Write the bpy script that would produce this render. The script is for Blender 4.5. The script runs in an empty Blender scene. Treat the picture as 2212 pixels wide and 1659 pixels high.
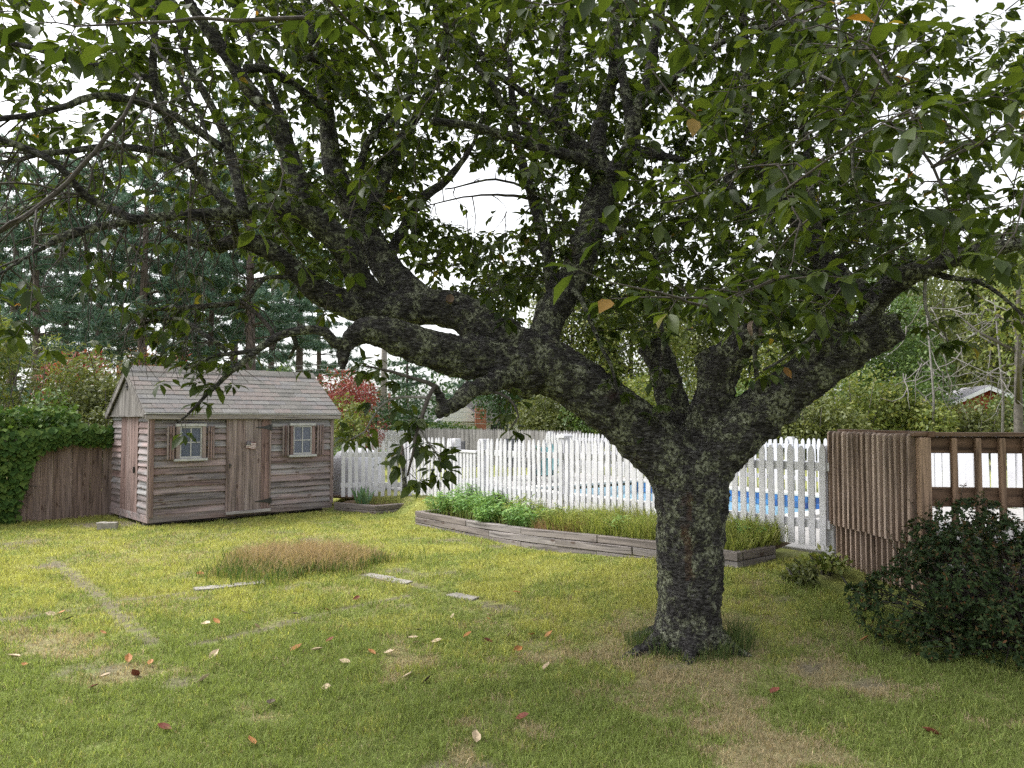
import bpy, math, random
import numpy as np
from mathutils import Vector, Matrix, kdtree
from mathutils import noise as mnoise

random.seed(7); rng = np.random.default_rng(7)
scene = bpy.context.scene
COL = scene.collection

# ------------------------------------------------------------------ camera, sky, sun, exposure
CAM_H = 1.65
PITCH = math.radians(2.53)
cam_data = bpy.data.cameras.new('camera')
cam_data.sensor_width = 36.0; cam_data.lens = 27.05
cam_data.clip_start = 0.05; cam_data.clip_end = 2000
cam = bpy.data.objects.new('camera', cam_data); COL.objects.link(cam)
cam.location = (0, 0, CAM_H); cam.rotation_euler = (math.pi/2 + PITCH, 0, 0)
scene.camera = cam

SUN_EL, SUN_AZ = math.radians(52), math.radians(-80)      # azimuth from +Y, positive towards +X
world = bpy.data.worlds.new('World'); scene.world = world; world.use_nodes = True
wn = world.node_tree.nodes; wl = world.node_tree.links; wn.clear()
w_out = wn.new('ShaderNodeOutputWorld'); w_bg = wn.new('ShaderNodeBackground')
w_sky = wn.new('ShaderNodeTexSky'); w_sky.sky_type = 'NISHITA'; w_sky.sun_disc = False
w_sky.sun_elevation = SUN_EL; w_sky.sun_rotation = SUN_AZ
w_sky.air_density = 1.0; w_sky.dust_density = 3.0; w_sky.ozone_density = 1.0
w_hs = wn.new('ShaderNodeHueSaturation'); w_hs.inputs['Saturation'].default_value = 0.12
w_bg.inputs['Strength'].default_value = 0.15
wl.new(w_sky.outputs[0], w_hs.inputs['Color']); wl.new(w_hs.outputs[0], w_bg.inputs['Color'])
wl.new(w_bg.outputs[0], w_out.inputs['Surface'])

sun_data = bpy.data.lights.new('sun', 'SUN'); sun_data.energy = 1.1; sun_data.angle = math.radians(25)
sun_data.color = (1.0, 0.965, 0.91)
sun = bpy.data.objects.new('sun', sun_data); COL.objects.link(sun)
sdir = Vector((math.sin(SUN_AZ)*math.cos(SUN_EL), math.cos(SUN_AZ)*math.cos(SUN_EL), math.sin(SUN_EL)))
sun.rotation_euler = sdir.to_track_quat('Z', 'Y').to_euler(); sun.location = sdir*40

scene.view_settings.view_transform = 'Standard'; scene.view_settings.look = 'None'
scene.view_settings.exposure = 1.48; scene.view_settings.gamma = 1.0
scene.view_settings.use_curve_mapping = False
scene.render.engine = 'CYCLES'
cy = scene.cycles
cy.use_denoising = False
try: cy.denoiser = 'OPENIMAGEDENOISE'
except Exception: pass
cy.max_bounces = 6; cy.diffuse_bounces = 4; cy.glossy_bounces = 2; cy.transmission_bounces = 4; cy.transparent_max_bounces = 6
cy.use_adaptive_sampling = True; cy.adaptive_threshold = 0.015
cy.sample_clamp_indirect = 6.0; cy.caustics_reflective = False; cy.caustics_refractive = False

# ------------------------------------------------------------------ measuring helpers (photograph measured on a 2212 x 1659 print)
FPX = 2308*0.72
def P(px, py, Y):
    a = (px-1106)/FPX; b = -(py-829.5)/FPX
    d = Vector((a, math.cos(PITCH)-b*math.sin(PITCH), math.sin(PITCH)+b*math.cos(PITCH)))
    return Vector((0, 0, CAM_H)) + d*(Y/d.y)
def smooth(t):
    t = np.clip(t, 0, 1); return t*t*(3-2*t)
FO = np.array((2.82, 8.0)); E1 = np.array((.62, -.785)); E2 = np.array((.785, .62))
E1 /= np.linalg.norm(E1); E2 = np.array((-E1[1], E1[0]))
def F(a, b, z=0.0):                      # fence frame: a along the picket fence, b towards the pool
    q = FO + E1*a + E2*b
    return Vector((q[0], q[1], z))
def fab(x, y):
    dx = np.asarray(x)-FO[0]; dy = np.asarray(y)-FO[1]
    return dx*E1[0]+dy*E1[1], dx*E2[0]+dy*E2[1]
POOL = (-7.0, -1.6, 2.3, 5.4)             # a0 a1 b0 b1
def vnoise(x, y, s, seed=0):
    x = np.asarray(x, float)*s+seed*17.3; y = np.asarray(y, float)*s+seed*9.1
    xi = np.floor(x).astype(np.int64); yi = np.floor(y).astype(np.int64); fx = x-xi; fy = y-yi
    fx = fx*fx*(3-2*fx); fy = fy*fy*(3-2*fy)
    def h(i, j):
        n = (i*374761393+j*668265263+seed*974711) & 0xffffffff
        n = ((n ^ (n >> 13))*1274126177) & 0xffffffff
        return ((n ^ (n >> 16)) & 0xffff)/65535.0
    return (h(xi, yi)*(1-fx)+h(xi+1, yi)*fx)*(1-fy)+(h(xi, yi+1)*(1-fx)+h(xi+1, yi+1)*fx)*fy
def fbm(x, y, s, seed=0):
    return vnoise(x, y, s, seed)*.55+vnoise(x, y, s*2.1, seed+1)*.3+vnoise(x, y, s*4.3, seed+2)*.15
def gz(x, y):
    x = np.asarray(x, float); y = np.asarray(y, float)
    a, b = fab(x, y)
    lawn = .2*smooth((x-.1)/2.2)*smooth((y-5.3)/2.2)*smooth((16-y)/4) + .03*smooth((x+4.2)/2)*smooth((y-11)/3)
    lawn = lawn + .05*(vnoise(x, y, .45, 3)-.5) + .02*(vnoise(x, y, 1.7, 4)-.5)
    t = smooth((b+.45)/.4)
    z = lawn*(1-t)+.24*t
    inp = smooth((a-POOL[0]+.12)/.1)*smooth((POOL[1]+.12-a)/.1)*smooth((b-POOL[2]+.12)/.1)*smooth((POOL[3]+.12-b)/.1)
    return z*(1-inp)-1.7*inp
def gz1(x, y): return float(gz(np.array([x]), np.array([y]))[0])
def PG(px, py):
    z = 0.0
    for _ in range(8):
        b = -(py-829.5)/FPX
        dz = math.sin(PITCH)+b*math.cos(PITCH); dy = math.cos(PITCH)-b*math.sin(PITCH)
        Y = (z-CAM_H)/dz*dy
        p = P(px, py, Y); z = gz1(p.x, p.y)
    return Vector((p.x, p.y, z))

# ------------------------------------------------------------------ object helpers
def prop(o, label=None, cat=None, group=None, kind=None):
    if label: o['label'] = label
    if cat: o['category'] = cat
    if group: o['group'] = group
    if kind: o['kind'] = kind
    return o
def E(name, loc, rz=0, label=None, cat=None, group=None):
    o = bpy.data.objects.new(name, None); o.empty_display_size = .2
    COL.objects.link(o); o.location = loc; o.rotation_euler = (0, 0, rz)
    return prop(o, label, cat, group)
def O(name, me, parent=None, loc=(0, 0, 0), rot=(0, 0, 0), mat=None):
    o = bpy.data.objects.new(name, me); COL.objects.link(o)
    o.location = loc; o.rotation_euler = rot
    if parent is not None: o.parent = parent
    if mat is not None and not me.materials: me.materials.append(mat)
    return o
def M_py(name, v, f, mat=None, smooth_=False):
    me = bpy.data.meshes.new(name); me.from_pydata([tuple(p) for p in v], [], f); me.update()
    if mat: me.materials.append(mat)
    if smooth_: me.polygons.foreach_set('use_smooth', np.ones(len(me.polygons), bool))
    return me
def M_np(name, V, faces, mat, smooth_=False, col=None, colname='col'):
    """V (N,3); faces: list of int arrays (M,k)"""
    me = bpy.data.meshes.new(name); V = np.asarray(V, np.float32)
    me.vertices.add(len(V)); me.vertices.foreach_set('co', V.ravel())
    loops = np.concatenate([f.ravel() for f in faces]).astype(np.int32)
    tot = np.concatenate([np.full(len(f), f.shape[1]) for f in faces]).astype(np.int32)
    st = np.concatenate(([0], np.cumsum(tot)[:-1])).astype(np.int32)
    me.loops.add(len(loops)); me.loops.foreach_set('vertex_index', loops)
    me.polygons.add(len(tot)); me.polygons.foreach_set('loop_start', st); me.polygons.foreach_set('loop_total', tot)
    if smooth_: me.polygons.foreach_set('use_smooth', np.ones(len(tot), bool))
    me.update(calc_edges=True)
    if col is not None:
        at = me.attributes.new(colname, 'FLOAT_COLOR', 'POINT')
        c = np.ones((len(V), 4), np.float32); c[:, :col.shape[1]] = col
        at.data.foreach_set('color', c.ravel())
    if mat: me.materials.append(mat)
    return me
def box(x0, x1, y0, y1, z0, z1, mat=None, name='box', bev=0.0):
    if bev <= 0:
        v = [(x0,y0,z0),(x1,y0,z0),(x1,y1,z0),(x0,y1,z0),(x0,y0,z1),(x1,y0,z1),(x1,y1,z1),(x0,y1,z1)]
        f = [(3,2,1,0),(4,5,6,7),(0,1,5,4),(1,2,6,5),(2,3,7,6),(3,0,4,7)]
        return M_py(name, v, f, mat)
    b = bev                               # chamfered box: 24 verts
    v = []; idx = {}
    for sx in (0, 1):
        for sy in (0, 1):
            for sz in (0, 1):
                X = (x0, x1)[sx]; Y = (y0, y1)[sy]; Z = (z0, z1)[sz]
                ix = X+(b if sx == 0 else -b); iy = Y+(b if sy == 0 else -b); iz = Z+(b if sz == 0 else -b)
                idx[(sx,sy,sz,'x')] = len(v); v.append((X, iy, iz))
                idx[(sx,sy,sz,'y')] = len(v); v.append((ix, Y, iz))
                idx[(sx,sy,sz,'z')] = len(v); v.append((ix, iy, Z))
    f = []
    I = lambda a, b_, c, d: idx[(a, b_, c, d)]
    for s in (0, 1):
        q = [I(s,0,0,'x'),I(s,1,0,'x'),I(s,1,1,'x'),I(s,0,1,'x')]; f.append(tuple(q if s else q[::-1]))
        q = [I(0,s,0,'y'),I(0,s,1,'y'),I(1,s,1,'y'),I(1,s,0,'y')]; f.append(tuple(q if s else q[::-1]))
        q = [I(0,0,s,'z'),I(1,0,s,'z'),I(1,1,s,'z'),I(0,1,s,'z')]; f.append(tuple(q if s else q[::-1]))
    for a in (0, 1):
        for c in (0, 1):
            f.append((I(0,a,c,'y'),I(1,a,c,'y'),I(1,a,c,'z'),I(0,a,c,'z')))
            f.append((I(a,0,c,'x'),I(a,1,c,'x'),I(a,1,c,'z'),I(a,0,c,'z')))
            f.append((I(a,c,0,'x'),I(a,c,1,'x'),I(a,c,1,'y'),I(a,c,0,'y')))
            for d in (0, 1): f.append((I(a,c,d,'x'),I(a,c,d,'y'),I(a,c,d,'z')))
    me = M_py(name, v, f, mat)
    import bmesh
    bm = bmesh.new(); bm.from_mesh(me); bmesh.ops.recalc_face_normals(bm, faces=bm.faces); bm.to_mesh(me); bm.free()
    return me
def prism(pts, h, mat=None, name='prism', axis='y'):
    """outline (u,w) extruded; axis y: u->x, w->z, depth 0..h along y; axis z: u->x w->y"""
    n = len(pts)
    if axis == 'y': v = [(u, 0, w) for u, w in pts]+[(u, h, w) for u, w in pts]
    elif axis == 'x': v = [(0, u, w) for u, w in pts]+[(h, u, w) for u, w in pts]
    else: v = [(u, w, 0) for u, w in pts]+[(u, w, h) for u, w in pts]
    f = [tuple(range(n)), tuple(range(2*n-1, n-1, -1))]+[(i, i+n, (i+1) % n+n, (i+1) % n) for i in range(n)]
    me = M_py(name, v, f, mat)
    import bmesh
    bm = bmesh.new(); bm.from_mesh(me); bmesh.ops.recalc_face_normals(bm, faces=bm.faces); bm.to_mesh(me); bm.free()
    return me
def catmull(pts, step):
    """pts list of (Vector, r) -> resampled list"""
    out = []
    n = len(pts)
    for i in range(n-1):
        p0 = pts[max(i-1, 0)]; p1 = pts[i]; p2 = pts[i+1]; p3 = pts[min(i+2, n-1)]
        k = max(1, int((p2[0]-p1[0]).length/step))
        for j in range(k):
            t = j/k
            q = .5*((2*p1[0])+(p2[0]-p0[0])*t+(2*p0[0]-5*p1[0]+4*p2[0]-p3[0])*t*t+(3*p1[0]-p0[0]-3*p2[0]+p3[0])*t**3)
            out.append((q, p1[1]+(p2[1]-p1[1])*t))
    out.append(pts[-1]); return out
def tube_arrays(path, sides, cap=True, base=0):
    V = []; Fq = []; Ft = []
    n = len(path); up = None
    for i, (p, r) in enumerate(path):
        t = (path[min(i+1, n-1)][0]-path[max(i-1, 0)][0]); t = t.normalized() if t.length > 1e-9 else Vector((0, 0, 1))
        if up is None:
            a = Vector((0, 0, 1)) if abs(t.z) < .9 else Vector((1, 0, 0)); up = t.cross(a).normalized()
        up = (up-t*up.dot(t)); up = up.normalized() if up.length > 1e-6 else t.orthogonal().normalized()
        w = t.cross(up)
        for k in range(sides):
            an = 2*math.pi*k/sides
            V.append(p+up*(math.cos(an)*r)+w*(math.sin(an)*r))
    for i in range(n-1):
        for k in range(sides):
            a = base+i*sides+k; b = base+i*sides+(k+1) % sides
            Fq.append((a, b, b+sides, a+sides))
    if cap:
        V.append(path[0][0]); V.append(path[-1][0]); c0 = base+n*sides; c1 = c0+1
        for k in range(sides):
            Ft.append((base+(k+1) % sides, base+k, c0)); e = base+(n-1)*sides
            Ft.append((e+k, e+(k+1) % sides, c1))
    return V, Fq, Ft
def tube_mesh(name, path, sides, mat, smooth_=True, cap=True):
    V, q, t = tube_arrays(path, sides, cap)
    return M_py(name, V, q+t, mat, smooth_)
def norm(a): return a/np.maximum(np.linalg.norm(a, axis=-1, keepdims=True), 1e-9)
def rand_dirs(n):
    v = rng.normal(size=(n, 3)); return norm(v)
# leaf outlines: (along, across, lift)
LEAF_O = dict(v=np.array([(0,0,0),(.28,.22,.035),(.62,.24,.04),(.28,-.22,.035),(.62,-.24,.04),(.3,0,-.02),(.63,0,-.035),(1,0,-.16)]),
              t=np.array([(0,5,1),(6,7,2),(0,3,5),(6,4,7)]), q=np.array([(5,6,2,1),(5,3,4,6)]))
LEAF_S = dict(v=np.array([(0,0,0),(.5,.27,.05),(.5,-.27,.05),(1,0,-.08)]), t=np.array([(0,3,1),(0,2,3)]), q=None)
LEAF_L = dict(v=np.array([(0,0,0),(.35,.09,.02),(.35,-.09,.02),(.75,.06,-.06),(.75,-.06,-.06),(1,0,-.2)]), t=np.array([(0,2,1),(3,4,5)]), q=np.array([(1,2,4,3)]))
def leaf_arrays(pos, d, nrm, size, shape, width=1.0):
    d = norm(d); s = norm(np.cross(nrm, d)); u = np.cross(d, s)
    T = shape['v']; k = len(T); n = len(pos)
    size = np.asarray(size).reshape(n, 1, 1) if np.ndim(size) else np.full((n, 1, 1), size)
    V = pos[:, None, :]+size*(T[None, :, 0:1]*d[:, None, :]+T[None, :, 1:2]*width*s[:, None, :]+T[None, :, 2:3]*u[:, None, :])
    off = (np.arange(n)*k)[:, None, None]
    faces = [(shape['t'][None]+off).reshape(-1, 3)]
    if shape['q'] is not None: faces.append((shape['q'][None]+off).reshape(-1, 4))
    return V.reshape(-1, 3), faces, k
def leaf_mesh(name, pos, d, nrm, size, shape, mat, width=1.0, col=None):
    V, faces, k = leaf_arrays(pos, d, nrm, size, shape, width)
    c = None if col is None else np.repeat(col, k, axis=0)
    return M_np(name, V, faces, mat, shape is LEAF_O, c)

# ------------------------------------------------------------------ material helpers
def mat_new(name):
    m = bpy.data.materials.new(name); m.use_nodes = True
    nt = m.node_tree; nt.nodes.clear()
    out = nt.nodes.new('ShaderNodeOutputMaterial'); bs = nt.nodes.new('ShaderNodeBsdfPrincipled')
    nt.links.new(bs.outputs[0], out.inputs[0])
    return m, nt, bs, out
def N(nt, typ, **kw):
    n = nt.nodes.new(typ)
    for k, v in kw.items():
        if k in n.inputs: n.inputs[k].default_value = v
        else: setattr(n, k, v)
    return n
def ramp(nt, fac, stops, interp='LINEAR'):
    r = nt.nodes.new('ShaderNodeValToRGB'); r.color_ramp.interpolation = interp
    el = r.color_ramp.elements
    while len(el) < len(stops): el.new(0.5)
    for e, (p, c) in zip(el, stops):
        e.position = p; e.color = (*c, 1) if len(c) == 3 else c
    nt.links.new(fac, r.inputs[0]); return r.outputs[0]
def mixc(nt, fac, a, b, mode='MIX'):
    n = nt.nodes.new('ShaderNodeMix'); n.data_type = 'RGBA'; n.blend_type = mode
    for sock, v in ((n.inputs[0], fac), (n.inputs[6], a), (n.inputs[7], b)):
        if hasattr(v, 'links'): nt.links.new(v, sock)
        else: sock.default_value = v if not isinstance(v, tuple) or len(v) == 4 else (*v, 1)
    return n.outputs[2]
def math_(nt, op, a, b=None, clamp=False):
    n = nt.nodes.new('ShaderNodeMath'); n.operation = op; n.use_clamp = clamp
    for i, v in enumerate((a, b)):
        if v is None: continue
        if hasattr(v, 'links'): nt.links.new(v, n.inputs[i])
        else: n.inputs[i].default_value = v
    return n.outputs[0]
def coords(nt, scale=(1, 1, 1), kind='Object', rnd=True):
    tc = nt.nodes.new('ShaderNodeTexCoord'); mp = nt.nodes.new('ShaderNodeMapping')
    mp.inputs['Scale'].default_value = scale
    nt.links.new(tc.outputs[kind], mp.inputs['Vector'])
    if rnd:
        oi = nt.nodes.new('ShaderNodeObjectInfo')
        cb = nt.nodes.new('ShaderNodeCombineXYZ')
        a = math_(nt, 'MULTIPLY', oi.outputs['Random'], 37.0); b = math_(nt, 'MULTIPLY', oi.outputs['Random'], 113.0)
        nt.links.new(a, cb.inputs[0]); nt.links.new(b, cb.inputs[1]); nt.links.new(a, cb.inputs[2])
        nt.links.new(cb.outputs[0], mp.inputs['Location'])
        return mp.outputs[0], oi.outputs['Random']
    return mp.outputs[0], None
def noise(nt, vec, scale=5, detail=4, rough=.55, dist=0):
    n = nt.nodes.new('ShaderNodeTexNoise'); n.inputs['Scale'].default_value = scale; n.inputs['Detail'].default_value = detail
    n.inputs['Roughness'].default_value = rough; n.inputs['Distortion'].default_value = dist
    if vec is not None: nt.links.new(vec, n.inputs['Vector'])
    return n.outputs[0]
def bump(nt, bs, h, strength=.4, dist=.01):
    b = nt.nodes.new('ShaderNodeBump'); b.inputs['Strength'].default_value = strength; b.inputs['Distance'].default_value = dist
    nt.links.new(h, b.inputs['Height']); nt.links.new(b.outputs[0], bs.inputs['Normal'])
def wood_mat(name, cols, axis='x', rough=.85, grain=22, knots=True, sat=1):
    """cols: list of (pos, rgb) across per-board random tone + weathering"""
    m, nt, bs, _ = mat_new(name)
    sc = {'x': (1.2, grain, grain), 'y': (grain, 1.2, grain), 'z': (grain, grain, 1.2)}[axis]
    v, rnd = coords(nt, sc)
    g = noise(nt, v, 1.0, 6, .65, .6)
    v2, _ = coords(nt, {'x': (.5, 2, 2), 'y': (2, .5, 2), 'z': (2, 2, .5)}[axis])
    big = noise(nt, v2, 1.6, 3, .6)
    tone = math_(nt, 'ADD', math_(nt, 'MULTIPLY', rnd, .5), math_(nt, 'MULTIPLY', big, .62))
    tone = math_(nt, 'SUBTRACT', tone, .08)
    c = ramp(nt, tone, cols)
    gr = ramp(nt, g, [(.32, (.16, .15, .15)), (.47, (.85, .85, .85)), (.66, (1.5, 1.5, 1.5))])
    c = mixc(nt, .85, c, gr, 'MULTIPLY')
    if knots:
        v3, _ = coords(nt, {'x': (3.2, 9, 9), 'y': (9, 3.2, 9), 'z': (9, 9, 3.2)}[axis])
        vo = N(nt, 'ShaderNodeTexVoronoi', Scale=1.0); nt.links.new(v3, vo.inputs['Vector'])
        k = ramp(nt, vo.outputs['Distance'], [(.10, (1, 1, 1)), (.19, (0, 0, 0))])
        c = mixc(nt, math_(nt, 'MULTIPLY', k, .75), c, (.06, .035, .025))
    nt.links.new(c, bs.inputs['Base Color']); bs.inputs['Roughness'].default_value = rough
    bs.inputs['Specular IOR Level'].default_value = .25
    bump(nt, bs, g, .55, .004)
    return m
def plain(name, col, rough=.6, var=.12, scale=6, metallic=0, bumpy=0.0, spec=.4):
    m, nt, bs, _ = mat_new(name)
    v, rnd = coords(nt, (1, 1, 1))
    n = noise(nt, v, scale, 5, .6)
    lo = tuple(max(0, c*(1-var)) for c in col); hi = tuple(min(1, c*(1+var)) for c in col)
    c = ramp(nt, n, [(.3, lo), (.7, hi)])
    nt.links.new(c, bs.inputs['Base Color']); bs.inputs['Roughness'].default_value = rough; bs.inputs['Metallic'].default_value = metallic
    bs.inputs['Specular IOR Level'].default_value = spec
    if bumpy: bump(nt, bs, n, bumpy, .01)
    return m
def leaf_mat(name, stops, trans=.35, tcol=None, rough=.45, attr=None, spec=.35):
    m, nt, bs, out = mat_new(name)
    if attr:
        at = nt.nodes.new('ShaderNodeAttribute'); at.attribute_name = attr; c = at.outputs['Color']
    else:
        ge = nt.nodes.new('ShaderNodeNewGeometry'); oi = nt.nodes.new('ShaderNodeObjectInfo')
        r = math_(nt, 'FRACT', math_(nt, 'ADD', ge.outputs['Random Per Island'], oi.outputs['Random']))
        c = ramp(nt, r, stops)
    nt.links.new(c, bs.inputs['Base Color']); bs.inputs['Roughness'].default_value = rough
    bs.inputs['Specular IOR Level'].default_value = spec
    if trans > 0:
        tr = nt.nodes.new('ShaderNodeBsdfTranslucent')
        tc = mixc(nt, 1.0, c, tcol or (1.5, 1.5, .8, 1), 'MULTIPLY'); nt.links.new(tc, tr.inputs['Color'])
        mx = nt.nodes.new('ShaderNodeMixShader'); mx.inputs[0].default_value = trans
        nt.links.new(bs.outputs[0], mx.inputs[1]); nt.links.new(tr.outputs[0], mx.inputs[2]); nt.links.new(mx.outputs[0], out.inputs[0])
    return m
def attr_mat(name, attr='col', rough=.8, trans=0.0, spec=.2):
    return leaf_mat(name, None, trans, (1.3, 1.3, .8, 1), rough, attr, spec)

# materials
WOOD_SHED = wood_mat('weathered_cedar', [(.0, (.13,.075,.07)), (.22, (.20,.135,.125)), (.4, (.185,.165,.165)), (.55, (.27,.205,.20)), (.7, (.24,.235,.24)), (.85, (.34,.32,.315)), (1, (.42,.41,.415))], 'x')
WOOD_SHED_V = wood_mat('weathered_cedar_upright', [(.0, (0.163, 0.099, 0.087)), (.4, (0.215, 0.151, 0.139)), (.7, (0.238, 0.192, 0.180)), (1, (0.325, 0.291, 0.285))], 'z')
WOOD_GABLE = wood_mat('grey_gable_boards', [(.0, (0.102, 0.093, 0.085)), (.5, (0.162, 0.149, 0.140)), (1, (0.221, 0.208, 0.196))], 'z', knots=False)
WOOD_TRIM = wood_mat('grey_trim_board', [(.0, (0.204, 0.170, 0.153)), (.5, (0.272, 0.242, 0.230)), (1, (0.357, 0.340, 0.332))], 'x', knots=False)
WOOD_FENCE = wood_mat('stockade_board', [(.0, (0.153, 0.109, 0.089)), (.4, (0.210, 0.153, 0.134)), (.8, (0.255, 0.197, 0.178)), (1, (0.306, 0.255, 0.235))], 'z')
WOOD_GREY = wood_mat('silver_stockade_board', [(.0, (0.170, 0.162, 0.162)), (.5, (0.238, 0.230, 0.230)), (1, (0.306, 0.297, 0.297))], 'z', knots=False)
WOOD_TIMBER = wood_mat('bed_timber_wood', [(.0, (.12,.10,.092)), (.4, (.185,.16,.15)), (.7, (.225,.205,.2)), (1, (.31,.295,.29))], 'x')
WOOD_DECK = wood_mat('stained_deck_wood', [(.0, (0.173, 0.108, 0.072)), (.5, (0.274, 0.180, 0.122)), (1, (0.389, 0.274, 0.202))], 'z', knots=False, rough=.7)
WOOD_DECK_X = wood_mat('stained_deck_rail', [(.0, (0.095, 0.052, 0.033)), (.5, (0.133, 0.081, 0.052)), (1, (0.180, 0.119, 0.081))], 'x', knots=True, rough=.7)
WHITE = plain('white_fence_paint', (.56, .555, .585), .6, .13, 7, bumpy=.15)
WHITE_FAR = plain('white_vinyl', (.52, .52, .55), .5, .08, 5)
BLACK_IRON = plain('black_iron', (.03, .03, .028), .5, .3, 30)
CONCRETE = plain('pale_concrete', (.32, .31, .30), .9, .15, 8, bumpy=.2)
STONE = plain('grey_stone', (.27, .25, .225), .95, .3, 14, bumpy=.6)
# ------------------------------------------------------------------ the lawn's dry / green patches and bare strips
STRIPS = [[(-40,1342),(60,1335),(180,1312),(240,1300),(330,1290),(440,1276),(560,1262)],
          [(112,1205),(150,1240),(200,1275),(232,1305),(262,1335),(300,1365),(335,1392)],
          [(400,1396),(470,1385),(540,1366),(620,1348),(700,1325),(800,1303),(880,1288)],
          [(790,1241),(850,1252),(910,1268),(970,1285),(1060,1305),(1170,1331)]]
STRIP_W = [.055, .07, .045, .055]
STRIP_W3 = [[PG(*q) for q in s] for s in STRIPS]
def strip_dist(x, y):
    best = np.full(np.shape(x), 9.0)
    for s, w in zip(STRIP_W3, STRIP_W):
        for p, q in zip(s[:-1], s[1:]):
            dx, dy = q.x-p.x, q.y-p.y; L2 = dx*dx+dy*dy
            t = np.clip(((x-p.x)*dx+(y-p.y)*dy)/L2, 0, 1)
            d = np.hypot(x-p.x-t*dx, y-p.y-t*dy)/w
            best = np.minimum(best, d)
    return best
TREE = PG(1488, 1392)
def lawn_state(x, y):
    """dry 0..1, yellow 0..1, bare 0..1"""
    n1 = fbm(x, y, .55, 11); n2 = fbm(x, y, 1.6, 21); n3 = fbm(x, y, 3.5, 31)
    dt = np.hypot(x-TREE.x, y-TREE.y)
    near = smooth((7.4-y)/2.6)
    n4 = fbm(x, y, 5.5, 71)
    dry = smooth((n1*.4+n2*.35+n4*.25-.52)/.12)*(.3+.55*near)
    dry = np.maximum(dry, .65*smooth((1.0-dt+1.6*(n2-.5))/.7))
    dry = np.maximum(dry, .5*smooth((1.0-np.hypot((x-.55)/1.2, (y-4.75)/.4)+2.2*(n2-.5))/.6))
    yel = smooth((y-4.9+1.6*(n1-.5)*2)/2.6)*(.55+.45*smooth((n3-.3)/.3))
    yel = yel*(1-.55*smooth((n2-.5)/.14))
    sd = strip_dist(x, y)
    bare = smooth((1.3+1.1*(n3-.5)*2-sd)/.6)*.93
    bare = np.maximum(bare, .8*smooth((n2*.4+n3*.6-.665)/.06))
    bare = np.maximum(bare, .9*smooth((.9-np.hypot((x+6.3)/1.2, (y-12.1)/.5)+.8*(n3-.5))/.5))
    return dry, yel, bare
G_ = np.array((.215, .265, .08)); Y_ = np.array((.36, .365, .11)); D_ = np.array((.37, .30, .195)); B_ = np.array((.165, .14, .11)); S_ = np.array((.10, .08, .05))
def lawn_color(x, y, jit):
    dry, yel, bare = lawn_state(x, y)
    c = G_+(Y_-G_)*yel[:, None]
    c = c+(D_-c)*(dry*.85)[:, None]
    return np.clip(c*(1+jit), 0, 1), dry, bare

# ------------------------------------------------------------------ ground: one sheet to the horizon
def axis(parts):
    return np.unique(np.concatenate([np.arange(a, b, s) for a, b, s in parts]).round(4))
gx = axis([(-420, -60, 40), (-60, -16, 4), (-16, -9, .6), (-9, 9, .12), (9, 16, .5), (16, 60, 4), (60, 421, 40)])
gy = axis([(-60, -4, 6), (-4, 2.4, .8), (2.4, 15, .12), (15, 22, .3), (22, 34, 1), (34, 80, 5), (80, 460, 40)])
GX, GY = np.meshgrid(gx, gy); fx, fy = GX.ravel(), GY.ravel()
far = smooth((np.hypot(fx, fy)-40)/60)
GV = np.stack([fx, fy, gz(fx, fy)*(1-far)-.2*far], 1)
nx_, ny_ = len(gx), len(gy)
ii = np.arange((ny_-1)*(nx_-1)); r_, c_ = ii//(nx_-1), ii % (nx_-1); a_ = r_*nx_+c_
gq = np.stack([a_, a_+1, a_+nx_+1, a_+nx_], 1)
gc, gd, gb = lawn_color(fx, fy, (rng.random((len(fx), 1))-.5)*.3)
gc = gc*.75; gc = gc+(B_-gc)*gb[:, None]
m, nt, bs, out = mat_new('lawn_soil')
at = nt.nodes.new('ShaderNodeAttribute'); at.attribute_name = 'col'
v, _ = coords(nt, (1, 1, 1), rnd=False); n = noise(nt, v, 22, 6, .7)
c = mixc(nt, 1.0, at.outputs['Color'], ramp(nt, n, [(.3, (.55, .55, .5)), (.7, (1.25, 1.25, 1.2))]), 'MULTIPLY')
nt.links.new(c, bs.inputs['Base Color']); bs.inputs['Roughness'].default_value = 1; bs.inputs['Specular IOR Level'].default_value = .1
bump(nt, bs, n, .6, .02)
g = O('ground', M_np('ground', GV, [gq], m, True, gc)); prop(g, 'patchy back-yard lawn and ground running under everything', kind='structure')

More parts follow.
